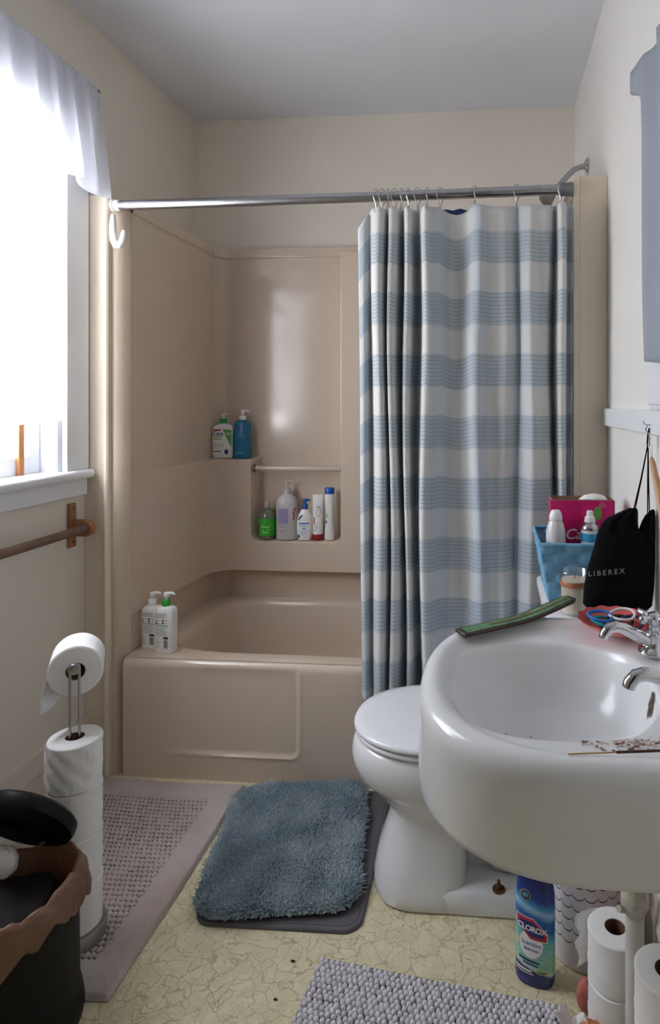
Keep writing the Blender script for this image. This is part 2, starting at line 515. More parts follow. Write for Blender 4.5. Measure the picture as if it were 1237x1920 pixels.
# rounded front flange on the left, turning into the alcove
fl_ = [(-1.3005, TUBY+.004), (-1.292, TUBY+.005), (-1.284, TUBY+.010), (-1.270, TUBY+.026), (-1.2595, TUBY+.050), (-1.2640, TUBY+.052), (-1.3005, TUBY+.020)]
mk('front_flange', MB().loft([[(x_, y_, z_) for x_, y_ in fl_] for z_ in (0, 1.952)]), M('dull_almond_edge', (206, 188, 168), .6, var=.03, spec=.2), tub, smooth_deg=50)
mb.box(TR, .284, TUBY+.004, TUBY+.02, .0, 1.945)
# outer skin so that the shell has thickness
mb.box(XL+.02, TL-.008, TUBY+.053, TUBY+.06, .0, 1.96); mb.box(XL+.02, TL-.02, 2.825, 2.835, .0, 1.985); mb.box(TL-.02, TR+.02, 2.825, 2.835, 0, 1.99)
mk('surround', mb, m_tub, tub, smooth_deg=50, fixn=False)
def tring(cx, cy, hx, hy, e, z, n=160):
    R = []
    for k in range(n):
        t = 2*PI*(k+.5)/n; c, s = math.cos(t), math.sin(t)
        r = (abs(c)**e + abs(s)**e)**(-1/e)
        R.append((cx+hx*r*c, cy+hy*r*s, z))
    return R
rings = [tring(-.5, 2.43, .762, .372, 40, .402), tring(-.5, 2.425, .675, .304, 6, .402), tring(-.5, 2.425, .668, .298, 6, .400),
         tring(-.5, 2.425, .660, .290, 6, .392), tring(-.5, 2.425, .652, .282, 6, .375), tring(-.5, 2.425, .63, .262, 6, .22),
         tring(-.5, 2.425, .60, .235, 5, .11), tring(-.5, 2.425, .56, .20, 4, .075), tring(-.5, 2.425, .40, .10, 3, .062)]
mk('basin', MB().loft(rings, False, True), m_tub, tub, smooth_deg=60)
NX = 250; zz = [0, .01] + [.02+.006*k for k in range(19)] + [.15, .2, .25, .30, .34, .36]
arc = [(a) for a in np.linspace(0, PI/2, 9)]
NZ = len(zz) + len(arc)
def apron(i, j):
    x = TL + (TR-TL)*i/(NX-1)
    if j < len(zz): z = zz[j]; y = TUBY
    else:
        a = arc[j-len(zz)]; z = .374 + .028*math.sin(a); y = TUBY + .028*(1-math.cos(a))
    # raised rib that turns the corner under the front panel
    q = sdbox(x, z, -3., -.640, .088, 3., .03)
    rib = math.exp(-(q/.007)**2)
    fade = smooth(-1.17, -.98, x) if z < .16 else 1
    inside = (1 - smooth(-.008, .004, q)) * (fade if z < .3 else 1)
    top = smooth(.395, .36, z)
    y += (.007*inside*smooth(-1.2, -.9, x) - .004*rib*fade)*top
    return (x, y, z)
mk('apron', MB().grid(NX, NZ, apron), m_tub, tub, smooth_deg=60)
m_acryl = M('clear_acrylic_bar', (226, 212, 198), .12, var=.02, trans=.35)
mb = MB().tube([(-1.062, 2.725, .988), (-.664, 2.725, .988)], .0115, 16)
gb = mk('grab_bar', mb, m_acryl, tub)
mb = MB().lathe([(.019, 0), (.019, .004), (.013, .008)], 20, (-1.060, 2.725, .988), axis='X')
s = mk('bar_socket', mb, M('bronze_socket', (120, 98, 84), .3, metal=.6), None)
s.parent = gb
for v in s.data.vertices: v.co -= Vector(tub.location)
mb = MB().lathe([(.028, 0), (.03, .003), (.02, .006), (.004, .007)], 24, (-.1, 2.425, .062))
mk('drain', mb, m_chrome, tub)

# ---------------------------------------------------------------- shower rod, shower arm, hook
RZ0, RZ1 = 1.955, 1.966
sr = thing('shower_rod', 'chrome tension rod spanning the tub alcove above the patterned curtain', 'shower rod', (-.5, TUBY+.005, 1.96))
RY = 2.034
mk('rod', MB().tube([(-1.270, RY, RZ0), (-.3, RY, (RZ0*1.5+RZ1*1.0)/2.5), (.236, RY, RZ1)], .0165, 20), m_steel, sr)
mb = MB().lathe([(.021, 0), (.0215, .006), (.0175, .010), (.0195, .014), (.0195, .022), (.017, .028)], 20, (-1.290, RY, RZ0), axis='X')
mk('end_cap', mb, m_whiteplastic, sr, label='pale rubber end cap')
mb = MB().lathe([(.018, 0), (.021, .003), (.021, .03), (.0225, .032), (.0225, .040), (.020, .042)], 20, (.219, RY, RZ1), axis='X')
mk('end_cap', mb, M('grey_rubber', (110, 110, 112), .6), sr, label='dark grey rubber end cap')

sa = thing('wall_shower', 'chrome shower arm and head coming out of the right wall above the rod', 'shower head', (XR, 2.44, 2.19))
mk('flange', MB().lathe([(.034, 0), (.034, -.004), (.026, -.012), (.014, -.018)], 24, (XR, 2.44, 2.19), axis='X'), m_chrome, sa)
pts = [(XR-.005, 2.44, 2.190), (.345, 2.44, 2.189), (.318, 2.438, 2.178), (.295, 2.434, 2.155), (.262, 2.428, 2.118), (.246, 2.425, 2.100)]
mk('arm_pipe', MB().tube(pts, .0105, 14), m_steel, sa)
mb = MB().lathe([(.013, .0), (.016, .012), (.016, .026), (.02, .032), (.027, .062), (.029, .070), (.020, .074)], 24)
ax = Vector((-.52, -.10, -.62)).normalized(); q = Vector((0,0,1)).rotation_difference(ax).to_matrix()
mb.v = [tuple(q @ Vector(v) + Vector((.250, 2.426, 2.104))) for v in mb.v]
mk('shower_head', mb, m_dullsteel, sa)

mb = MB()
hp = [(x_+.032, y_, z_-.008) for x_, y_, z_ in [(-1.304, 2.009, 1.925), (-1.305, 2.008, 1.90), (-1.304, 2.006, 1.865), (-1.299, 2.003, 1.835), (-1.289, 2.001, 1.818), (-1.277, 2.000, 1.817), (-1.267, 2.000, 1.832), (-1.262, 2.000, 1.856), (-1.261, 2.000, 1.868)]]
mb.tube(hp, [.007, .0105, .012, .012, .012, .0115, .0105, .009, .005], 14)
o = mk('wall_hook', mb, m_whiteplastic, base=(-1.27, 2.01, 1.87)); tag(o, 'white plastic hook stuck on the tub trim under the left end of the rod', 'hook')

# ---------------------------------------------------------------- shower curtain, liner and rings
HOOKPX = [-.378, -.357, -.338, -.316, -.293, -.270, -.240, -.208, -.166, -.052, .082, .222]
CZ = 1.905
def curtain_mat():
    m, nt, b = newmat('banded_curtain_cotton')
    uv = nt.nodes.new('ShaderNodeUVMap'); sp = nt.nodes.new('ShaderNodeSeparateXYZ'); nt.links.new(uv.outputs[0], sp.inputs[0])
    u, v = sp.outputs[0], sp.outputs[1]
    # horizontal bands: period 0.1945, the blue part is the upper 54 %
    t = mth(nt, 'FRACT', mth(nt, 'DIVIDE', mth(nt, 'SUBTRACT', 1.828+.1945*20, v), .1945))
    band = ramp(nt, t, [(0, (0,0,0,1)), (.03, (1,1,1,1)), (.52, (1,1,1,1)), (.56, (0,0,0,1))])
    top = mth(nt, 'LESS_THAN', v, 1.828)
    band = mth(nt, 'MULTIPLY', band, top)
    fine = mth(nt, 'SINE', mth(nt, 'MULTIPLY', v, 2*PI/.0125))
    wob = noise(nt, 14, 2)
    fine = mth(nt, 'GREATER_THAN', mth(nt, 'ADD', fine, mth(nt, 'MULTIPLY', wob, .6)), .85)
    # vertical columns: paler and bluer stripes woven along the warp
    col = mth(nt, 'SINE', mth(nt, 'MULTIPLY', u, 2*PI/.150))
    col = mth(nt, 'MULTIPLY', mth(nt, 'ADD', mth(nt, 'MULTIPLY', mth(nt, 'SMOOTH_MIN', mth(nt, 'MULTIPLY', col, 4.), 1., .3), .5), .5), .5)
    white = lin((224, 222, 219)); blue = lin((195, 203, 207)); pale = lin((190, 202, 212)); deep = lin((150, 163, 171))
    c = mixc(nt, col, white, pale)
    bl = mixc(nt, col, blue, lin((163, 179, 191)))
    bl = mixc(nt, mth(nt, 'MULTIPLY', fine, .55), bl, deep)
    c = mixc(nt, band, c, bl)
    # warp slub
    n = nt.nodes.new('ShaderNodeTexNoise'); n.inputs['Scale'].default_value = 1; n.inputs['Detail'].default_value = 3
    cb = nt.nodes.new('ShaderNodeCombineXYZ'); nt.links.new(mth(nt, 'MULTIPLY', u, 300), cb.inputs[0]); nt.links.new(mth(nt, 'MULTIPLY', v, 12), cb.inputs[1])
    nt.links.new(cb.outputs[0], n.inputs['Vector'])
    c = mixc(nt, .25, c, ramp(nt, n.outputs[0], [(.3, (.75,.77,.8,1)), (.7, (1,1,1,1))]), 'MULTIPLY')
    nt.links.new(c, b.inputs['Base Color']); b.inputs['Roughness'].default_value = .85; b.inputs['Specular IOR Level'].default_value = .15
    b.inputs['Sheen Weight'].default_value = .1
    tl = nt.nodes.new('ShaderNodeBsdfTranslucent'); nt.links.new(c, tl.inputs[0])
    mx = nt.nodes.new('ShaderNodeMixShader'); mx.inputs[0].default_value = .15
    nt.links.new(b.outputs[0], mx.inputs[1]); nt.links.new(tl.outputs[0], mx.inputs[2])
    nt.links.new(mx.outputs[0], nt.nodes['Material Output'].inputs[0])
    return m
m_curt = curtain_mat()
# plan line of the curtain: (x, y offset) knots read from the folds, front folds negative
K = [(-.428, .004), (-.420, -.016), (-.404, -.020), (-.392, .004), (-.380, -.014), (-.362, -.034), (-.344, -.030), (-.337, .012), (-.334, .034), (-.330, .004), (-.323, -.030),
     (-.302, -.026), (-.294, .010), (-.289, .036), (-.281, .014), (-.273, -.022), (-.258, -.024), (-.249, .016), (-.238, .038), (-.228, .008), (-.216, -.028), (-.202, -.036),
     (-.176, -.022), (-.150, .004), (-.110, .014), (-.078, .004), (-.060, -.024), (-.035, -.034), (-.010, -.018), (.020, -.012), (.045, -.014),
     (.070, .002), (.082, .010), (.098, -.016), (.122, -.032), (.150, -.018), (.178, -.010), (.194, .020), (.203, .038), (.208, .002), (.213, -.028),
     (.226, -.030), (.234, -.006), (.240, .018), (.248, .012), (.254, .000)]
def catmull(P, per=6):
    out = []
    for i in range(len(P)-1):
        p0, p1, p2, p3 = P[max(i-1,0)], P[i], P[i+1], P[min(i+2,len(P)-1)]
        for k in range(per):
            t = k/per
            out.append(tuple(.5*((2*b)+(-a+c)*t+(2*a-5*b+4*c-d)*t*t+(-a+3*b-3*c+d)*t**3) for a,b,c,d in zip(p0,p1,p2,p3)))
    out.append(P[-1]); return out
line = catmull(K, 7)
arcl = [0.]
for a, b2 in zip(line, line[1:]): arcl.append(arcl[-1] + math.hypot(a[0]-b2[0], a[1]-b2[1]))
CNU, CNV = len(line), 90
def ctop(x):
    z = CZ
    if x < -.375: z -= .062*smooth(-.375, -.430, x)
    for a, b2 in zip(HOOKPX, HOOKPX[1:]):
        if a < x < b2:
            sag = .022 if abs(a+.166) < .01 else .006
            z -= sag*math.sin(PI*(x-a)/(b2-a))
    return z
CBZ = .322
def cpos(i, j):
    x, dy = line[i]; v = j/(CNV-1)
    zt = ctop(x); zb = CBZ - .012*smooth(-.42, -.25, x) + .004*math.sin(x*40)
    z = zt + (zb-zt)*v
    amp = .70 + .60*smooth(0, .14, v)
    if x < -.385: amp *= .5 + .5*smooth(.05, .3, v)
    y = 1.988 + dy*amp + .004*math.sin(z*6 + x*30)
    xx = x + .006*math.sin(z*4.1 + 25*x)*smooth(0, .3, v)*smooth(-.43, -.3, x)*(1-smooth(.2, .25, x)) + .012*v*(1-smooth(-.43, -.2, x))
    return (xx, y, z)
mb = MB().grid(CNU, CNV, cpos, uvf=lambda i, j: (arcl[i], cpos(i, j)[2] + (CZ - ctop(line[i][0]))*(1-j/(CNV-1))))
o = mk('shower_curtain', mb, m_curt, base=(-.08, 1.99, CBZ), smooth_deg=180, fixn=False, solid=.0012)
tag(o, 'pale blue and white banded shower curtain pulled to the right of the tub', 'shower curtain')
m_liner = M('navy_liner', (26, 52, 110), .5, var=.05)
mb = MB().grid(120, 24, lambda i, j: (-.41 + .670*i/119, 2.033 + .003*math.sin(i*.55) + .09*(j/23), 1.912 - 1.49*j/23 - (.004*math.sin(i*.4)**2 if j == 0 else 0) - (.05*(1-smooth(0, 14, i)) if j == 0 else 0)))
o = mk('shower_liner', mb, m_liner, base=(-.08, 2.03, .42), smooth_deg=180); tag(o, 'navy blue liner hanging behind the banded shower curtain', 'shower liner')
ORD = ['leftmost', 'second', 'third', 'fourth', 'fifth', 'sixth', 'seventh', 'eighth', 'ninth', 'tenth', 'eleventh', 'rightmost']
m_wire = M('ring_wire', (196, 196, 198), .25, metal=1)
ring0 = None
for k, x in enumerate(HOOKPX):
    zr = RZ0 + (RZ1-RZ0)*(x+1.27)/1.5
    lab = (f'{ORD[k]} wire curtain ring from the left on the shower rod' if 0 < k < 11 else f'{ORD[k]} wire curtain ring on the shower rod')
    if ring0 is None:
        mb = MB(); pts = []
        for a in range(28):
            t = 2*PI*a/28
            pts.append((.004*math.sin(2*t), .020*math.sin(t)*(1 if math.cos(t) > -.2 else .72) , -.014 + .036*math.cos(t)))
        mb.tube(pts, .0013, 6, closed=True)
        ring0 = mk('curtain_ring', mb, m_wire); o = ring0
    else:
        o = ring0.copy(); COL.objects.link(o)
    o.location = (x, RY-.002, zr); o.rotation_euler = (0, 0, random.uniform(-.5, .5))
    tag(o, lab, 'curtain ring', 'curtain rings along the shower rod')

# ---------------------------------------------------------------- bottles
def pump(t, z, rc, hc, stem, head, mcol, mhead, ang=0., small=1., hi=.0):
    """collar, stem and nozzle head on top of a bottle at height z"""
    mk('pump_collar', MB().lathe([(rc*.96, z), (rc, z+.002), (rc, z+hc-.002), (rc*.9, z+hc)], 28), mcol, t, False)
    b = MB().lathe([(.0042, z+hc), (.0042, z+hc+stem)], 12)
    z2 = z+hc+stem
    c, s = math.cos(ang), math.sin(ang)
    b.lathe([(.0085, z2-.003), (.0095, z2), (.0095, z2+.009), (.008, z2+.012), (.003, z2+.013)], 20)
    pts = [(-.006*c, -.006*s, z2+.007), (.012*c, .012*s, z2+.009), (head*.8*c, head*.8*s, z2+.008), (head*c, head*s, z2+.003)]
    b.tube(pts, [.0055, .0058, .0045, .0035], 10)
    mk('pump_head', b, mhead, t, False)

def lines(mb, u0, u1, ws, h, a, b, e, mi=0, jag=.25, prof=None, sk=0.):
    for w in ws:
        r = u1 - (u1-u0)*random.random()*jag
        press(mb, rect2(u0, r, w, w+h), a, b, e, prof=prof, mi=mi)

m_bodyw = M('white_bottle_plastic', (236, 235, 232), .3, var=.015)
# cleanser on the corner ledge
LED, NIC, RIM = 1.0325, .6705, .4025
t = thing('pump_bottle', 'white cleanser pump bottle with green collar on the corner ledge', 'bottle', (-1.212, 2.745, LED), .16)
a, b, e = .047, .030, 4.
body = MB().oval([(a*.9, b*.9, 0), (a, b, .006), (a, b, .125), (a*.97, b*.95, .135), (a*.80, b*.8, .146), (.018, .016, .152, 2.2), (.014, .014, .156, 2)], 48, e=e)
bd = mk('body', body, m_bodyw, t, False)
d = MB()
press(d, poly2([(.004, .142-.012), (.041, .127), (.041, .055), (.037, .055)]), a, b, e, mi=0)
press(d, rect2(-.038, -.004, .122, .129), a, b, e, mi=1)
lines(d, -.037, .004, [.083, .090, .097], .003, a, b, e, 2); lines(d, -.037, .012, [.052, .060], .0025, a, b, e, 4)
press(d, rect2(-.037, -.004, .028, .032), a, b, e, mi=3)
press(d, ell2(.020, .028, .008, .012), a, b, e, mi=3)
mk('label_print', d, [m_greenink, m_redink, m_greenink, m_navyink, m_grey], bd, False, smooth_deg=0)
d = MB(); press(d, text('Cera', .024, .015), a, b, e, -.017, .110, .0008, mi=0); press(d, text('Ve', .017, .02), a, b, e, .027, .109, .0010, mi=1)
mk('lettering', d, [m_navyink, m_whiteink], bd, False, smooth_deg=0)
pump(t, .155, .0155, .022, .012, .026, m_green, m_whiteplastic, -.4)
# blue gel bottle
m_bluegel = M('blue_gel_plastic', (30, 128, 172), .2, var=.03, trans=.25)
t = thing('pump_bottle', 'blue gel pump bottle with white nozzle on the corner ledge', 'bottle', (-1.122, 2.745, LED), .1)
a, b, e = .037, .027, 2.6
bd = mk('body', MB().oval([(a*.92, b*.92, 0), (a, b, .004), (a, b, .150), (a*.9, b*.9, .162), (.017, .016, .170, 2), (.012, .012, .173, 2)], 44, e=e), m_bluegel, t, False)
d = MB()
lines(d, -.026, .026, [.098], .0016, a, b, e, 0, .1); lines(d, -.024, .012, [.022], .004, a, b, e, 0, .2)
press(d, rect2(-.022, .0, .130, .148), a, b, e, mi=1)
mk('label_print', d, [M('pale_blue_ink', (120, 196, 222), .5), M('deep_blue_ink', (16, 92, 160), .5)], bd, False, smooth_deg=0)
pump(t, .172, .0155, .018, .014, .030, m_whiteplastic, m_whiteplastic, .1)

# the niche
m_clear = M('clear_soap_plastic', (150, 160, 132), .15, var=.03, trans=.5)
t = thing('soap_bottle', 'small clear bottle with bright green label, leftmost in the niche', 'bottle', (-1.006, 2.742, NIC), .15)
a = .0365
bd = mk('body', MB().lathe([(.032, 0), (.0365, .005), (.0365, .095), (.034, .110), (.025, .125), (.013, .135), (.012, .140)], 36), m_clear, t, False)
mk('wrap_label', MB().lathe([(.0369, .016), (.0369, .092)], 36, cap0=False, cap1=False), M('green_wrap', (56, 176, 50), .4, var=.06, vs=40), bd, False)
d = MB(); press(d, text('fresh', .001), a, a, 2, 0, .05, .0005)
d = MB()
for k in range(9): press(d, ell2(random.uniform(-.024, .024), random.uniform(.035, .08), random.uniform(.002, .006), random.uniform(.002, .004), 10), .0369, .0369, 2, eps=.0006)
lines(d, -.02, .02, [.03, .055], .005, .0369, .0369, 2, 0, .4)
mk('label_print', d, M('pale_green_ink', (150, 222, 130), .5), bd, False, smooth_deg=0)
mk('cap', MB().lathe([(.013, .138), (.0135, .14), (.0135, .158), (.011, .168), (.008, .172)], 24), M('grey_cap', (176, 172, 170), .3), t, False)
m_milky = M('milky_plastic', (226, 222, 222), .2, var=.02, trans=.3)
t = thing('pump_bottle', 'large translucent pump bottle with lilac label in the niche', 'bottle', (-.915, 2.742, NIC), .12)
a, b, e = .047, .036, 2.5
pf = [(a*.93, b*.93, 0), (a, b, .006), (a, b, .155), (a*.95, b*.95, .172), (a*.75, b*.75, .190), (a*.42, b*.5, .200, 2), (.016, .016, .204, 2)]
bd = mk('body', MB().oval(pf, 44, e=e), m_milky, t, False)
d = MB(); press(d, rect2(-.034, .012, .072, .140), a, b, e, mi=0)
lines(d, -.032, .010, [.055, .062, .042, .034], .0035, a, b, e, 1)
for k in range(7): press(d, ell2(.034+random.uniform(-.004, .006), .09+k*.008, .004, .004, 8), a, b, e, mi=2)
mk('label_print', d, [M('lilac_ink', (150, 140, 176), .5), M('lilac_grey_ink', (160, 150, 172), .5), m_redink], bd, False, smooth_deg=0)
pump(t, .203, .015, .022, .022, .036, M('clear_pump', (228, 226, 224), .25, trans=.3), m_milky, .0)
t = thing('pump_bottle', 'white oval lotion bottle with blue pump in the niche', 'bottle', (-.829, 2.732, NIC), .1)
a, b, e = .0365, .024, 2.3
pf = [(a*.80, b*.85, 0), (a*.9, b, .01), (a, b, .05), (a*.97, b, .085), (a*.80, b*.9, .112), (a*.5, b*.75, .130, 2), (.013, .013, .136, 2)]
bd = mk('body', MB().oval(pf, 44, e=e), m_bodyw, t, False)
d = MB(); press(d, poly2([(-.028, .094), (-.012, .112), (-.006, .112), (-.024, .088)]), a, b, e, mi=0)
press(d, rect2(-.024, .022, .072, .078), a, b, e, mi=1); lines(d, -.020, .018, [.066, .060], .003, a, b, e, 2)
press(d, ell2(.0, .052, .008, .003), a, b, e, mi=1)
lines(d, -.018, .018, [.040, .033, .026], .003, a, b, e, 2); press(d, ell2(-.024, .018, .005, .008), a, b, e, mi=0)
mk('label_print', d, [m_navyink, M('mid_blue_ink', (70, 128, 196), .5), M('pale_ink', (150, 186, 214), .5)], bd, False, smooth_deg=0)
pump(t, .134, .0125, .024, .010, .022, m_blueplastic, m_blueplastic, .1)
t = thing('tube_bottle', 'white squeeze tube standing on its red cap in the niche', 'tube', (-.772, 2.738, NIC), .1)
d = MB(); rings = []
for k in range(9):
    v = k/8; z = .024 + .176*v
    rings.append((.0225 + .001*v, .018*(1-v)**.6 + .0012, z))
bd = mk('body', MB().oval(rings, 40, e=2.1), m_bodyw, t, False)
mk('cap', MB().lathe([(.022, 0), (.0235, .002), (.0235, .023), (.0225, .025)], 32), M('red_cap', (150, 24, 40), .35), t, False)
tp = lambda z: (.0235, .018*max(.02, 1-(z-.024)/.176)**.6+.0012)
vsf, fsf = text('(est)', .001)
for k in range(16):
    tt = k/15*2*PI*1.3
    press(d, ell2(.004+.009*math.cos(tt), .125+.022*math.sin(tt), .0016, .003, 8), 0, 0, 2.1, prof=tp, mi=0)
lines(d, -.014, .006, [.04, .046, .052, .058, .066], .0025, 0, 0, 2.1, 1, .5, prof=tp)
press(d, rect2(-.017, -.012, .07, .10), 0, 0, 2.1, prof=tp, mi=2)
mk('label_print', d, [m_grey, m_grey, m_redink], bd, False, smooth_deg=0)
t = thing('shampoo_bottle', 'slim white bottle with blue cap, rightmost in the niche', 'bottle', (-.719, 2.738, NIC), .05)
a, b, e = .022, .017, 2.4
pf = [(a*.9, b*.9, 0), (a, b, .005), (a*.98, b, .03), (a*.82, b*.9, .09), (a*.82, b*.9, .13), (a*.95, b, .18), (a*.95, b, .203), (a*.9, b*.9, .205)]
bd = mk('body', MB().oval(pf, 36, e=e), m_bodyw, t, False)
mk('cap', MB().oval([(a*.97, b*1.02, .205), (a*.98, b*1.02, .228), (a*.9, b*.9, .232)], 36, e=e), m_blueplastic, t, False)
d = MB(); press(d, ell2(-.008, .178, .003, .003), a*.9, b*.95, e, mi=0); press(d, ell2(-.010, .108, .0025, .012), a*.82, b*.9, e, mi=1); press(d, ell2(-.012, .080, .003, .008), a*.85, b*.92, e, mi=2)
mk('label_print', d, [m_redink, m_greenink, m_navyink], bd, False, smooth_deg=0)

# the two bottles on the tub rim, backs turned to the room
def rimbottle(loc, rz, h, label, mcol, ang):
    t = thing('pump_bottle', label, 'bottle', loc, rz)
    a, b, e = .034, .023, 4.5
    bd = mk('body', MB().oval([(a*.93, b*.93, 0), (a, b, .004), (a, b, h-.018), (a*.97, b*.94, h-.008), (a*.8, b*.8, h-.001), (.016, .015, h+.001, 2), (.013, .013, h+.004, 2)], 48, e=e), m_bodyw, t, False)
    d = MB(); s = h/.15
    lines(d, -.027, .020, [.118*s, .122*s, .126*s, .130*s], .0018, a, b, e, 0)
    for (u, w) in ((-.022, .108), (.002, .109), (-.024, .099), (.002, .100)):
        press(d, ell2(u, w*s, .0036, .0036, 14), a, b, e, mi=1 if not (u < -.02 and w > .104) else 0)
        press(d, rect2(u+.006, u+.018, w*s-.0008, w*s+.0008, 2), a, b, e, mi=0)
    press(d, rect2(-.027, .021, .0905*s, .0935*s), a, b, e, mi=2)
    lines(d, -.027, .018, [.084*s, .079*s, .074*s, .069*s, .064*s, .059*s], .0016, a, b, e, 0)
    press(d, rect2(.004, .021, .048*s, .055*s), a, b, e, mi=1)
    for k in range(8): press(d, rect2(.005, .020, (.018+k*.0034)*s, (.0198+k*.0034)*s), a, b, e, mi=1)
    lines(d, -.027, -.010, [.020*s, .026*s, .032*s, .038*s], .0014, a, b, e, 0)
    mk('label_print', d, [m_grey, m_black, m_greenink], bd, False, smooth_deg=0)
    pump(t, h+.003, .0145, .022, .012, .028, mcol, m_whiteplastic, ang)
rimbottle((-1.213, 2.150, RIM), -.10, .148, 'white pump bottle with white collar in the corner of the tub rim', m_whiteplastic, .45)
rimbottle((-1.144, 2.118, RIM), -.10, .158, 'white pump bottle with green collar on the tub rim', m_green, .35)

# ---------------------------------------------------------------- towel bar on the left wall
m_wood = M('worn_brown_wood', (150, 104, 66), .5, var=.15, vs=30, bump=.2, bs=60)
m_woodbar = M('grey_brown_wood', (112, 88, 74), .6, var=.2, vs=25, bump=.2, bs=50)
tb = thing('towel_bar', 'brown wooden towel bar on the left wall under the window', 'towel bar', (XL, 1.5, .87))
for y in (1.965, 1.10):
    br = mk('wall_bracket', MB().box(XL+.0005, XL+.012, y-.014, y+.018, .800, .945), m_wood, tb, smooth_deg=0, bevel=.002)
    d = MB(); pr = [(XL+.010, .890), (XL+.050, .890)] + [(XL+.055+.027*math.sin(q), .863+.027*math.cos(q)) for q in np.linspace(0, PI, 12)] + [(XL+.050, .836), (XL+.010, .836)]
    d.loft([[(x, yy, z) for x, z in pr] for yy in (y-.004, y+.020)])
    m2 = mk('bracket_arm', d, m_wood, None, smooth_deg=30, bevel=.003); m2.parent = br
    for v in m2.data.vertices: v.co -= Vector(tb.location)
    for z in (.818, .928):
        d = MB().lathe([(.0035, XL+.0115), (.003, XL+.0135)], 10, (0, y+.002, z), axis='X')
        m2 = mk('screw', d, m_black, None); m2.parent = br
        for v in m2.data.vertices: v.co -= Vector(tb.location)
mk('rail', MB().tube([(XL+.056, 1.10, .863), (XL+.056, 1.975, .863)], .0135, 16), m_woodbar, tb)

# ---------------------------------------------------------------- toilet paper
def roll_paper(R, L, r=.021, n=56):
    b = MB(); prof = []
    for k in range(12): prof.append((R + .0012*random.uniform(-1, 1), .003 + (L-.006)*k/11))
    b.lathe([(r, 0), (R-.004, 0), (R-.001, .001)] + prof + [(R-.001, L-.001), (R-.004, L), (r, L), (r, 0)], n, cap0=False, cap1=False)
    # faint wobble so that the layers read
    out = []
    for x, y, z in b.v:
        a = math.atan2(y, x); rr = math.hypot(x, y)
        k = 1 + (.006*math.sin(3*a+1) + .003*math.sin(7*a+z*40))*(1 if rr > R*.8 else 0)
        out.append((x*k, y*k, z))
    b.v = out
    return b
def make_roll(label, loc, R=.066, L=.110, group=None, rz=0.):
    t = thing('toilet_roll', label, 'toilet paper', loc, rz, group)
    mk('paper', roll_paper(R, L), m_paper, t, False, smooth_deg=35)
    mk('cardboard_tube', MB().lathe([(.0208, .001), (.0208, L-.001), (.0195, L-.001), (.0195, .001), (.0208, .001)], 28, cap0=False, cap1=False), m_card, t, False)
    return t
SX, SY = -.985, 1.405
st = thing('paper_stand', 'steel toilet paper stand with grey base and bent wire post', 'toilet paper holder', (SX, SY, .012))
st.rotation_euler = (0, 0, .54)
mk('base', MB().lathe([(.065, 0), (.068, .002), (.068, .028), (.065, .032), (.02, .032)], 48), M('grey_steel_base', (150, 148, 146), .35, metal=.5), st, False)
pts = [(-.010, -.004, .030), (-.010, -.004, .633)] + [(-.0005-.0095*math.cos(q), -.004, .633+.0095*math.sin(q)) for q in np.linspace(.3, PI-.3, 7)] + [(.009, -.004, .633), (.009, -.004, .030)]
pp = mk('post', MB().tube(pts, .0032, 10), m_steel, st, False)
d = MB().tube([(-.001, -.014, .638), (-.001, -.004, .639), (-.001, .06, .640), (-.001, .125, .642)], .006, 12)
d.lathe([(.004, -.004), (.0125, -.003), (.014, .002), (.0125, .007), (.004, .008)], 18, (-.001, -.012, .638), axis='Y')
mk('holder_arm', d, m_steel, st, False)
L0 = .110
ROLLG = 'toilet rolls stacked on the paper stand'
labs = ['bottom toilet roll of the stack on the stand, just above its grey base', 'second toilet roll from the bottom on the stand, level with the bin bag',
        'third toilet roll from the bottom on the stand, beside the bin lid', 'top toilet roll of the stack on the stand, with a torn creased sheet']
r0 = make_roll(labs[0], (SX, SY, .0445), .058, L0, ROLLG)
for k in range(1, 4): dup(r0, (SX, SY, .0445 + (L0+.0008)*k), .9*k, labs[k])
top_roll = [o for o in bpy.data.objects if o.get('label') == labs[3]][0]
# creased loose sheet on the top roll
def sheet(i, j):
    a = -2.75 + 2.4*i/40; z = .004 + .102*j/16
    r = .0600 + .0028*smooth(30, 40, i) + .0022*(1+math.sin(9*a + 14*z*10))*smooth(0, .3, j/16)*.5 + .0015*random.random()
    zz = z
    if i >= 38: a += (.06*math.sin(z*120) + .05*math.sin(z*310+1))*(i-37)/3
    return (r*math.cos(a), r*math.sin(a), zz)
d = MB().grid(41, 17, sheet); s = mk('loose_sheet', d, m_paper, top_roll, False, smooth_deg=180); s.rotation_euler = (0, 0, -2.7)
# the hanging roll
hr = thing('toilet_roll', 'open toilet roll hanging on the arm of the stand, sheet dangling', 'toilet paper', (SX-.006, SY+.010, .652-.016), .54)
b = roll_paper(.0585, .104); b.v = [(x, z, -y) for x, y, z in b.v]
mk('paper', b, m_paper, hr, False, smooth_deg=35)
b = MB().lathe([(.0208, .001), (.0208, .103), (.0195, .103), (.0195, .001), (.0208, .001)], 28, cap0=False, cap1=False, axis='Y')
mk('cardboard_tube', b, m_card, hr, False)
def tail(i, j):
    v = i/24; y = .003 + .098*j/10
    if v < .3:
        a = PI - .9*(1-v/.3)*-1; a = 2.0 + (PI+.15-2.0)*v/.3
        x, z = .0592*math.cos(a), .0592*math.sin(a)
    else:
        q = (v-.3)/.7
        x, z = -.0585 - .016*q - .004*math.sin(q*4), -.0095 - .082*q + .018*q*smooth(.4, 1, j/10)
        x += .045*q*j/10; y = y*(1-.2*q) + .004*math.sin(q*6)
    return (x, y, z)
mk('loose_sheet', MB().grid(25, 11, tail), m_paper, hr, False, smooth_deg=180, solid=.0006)

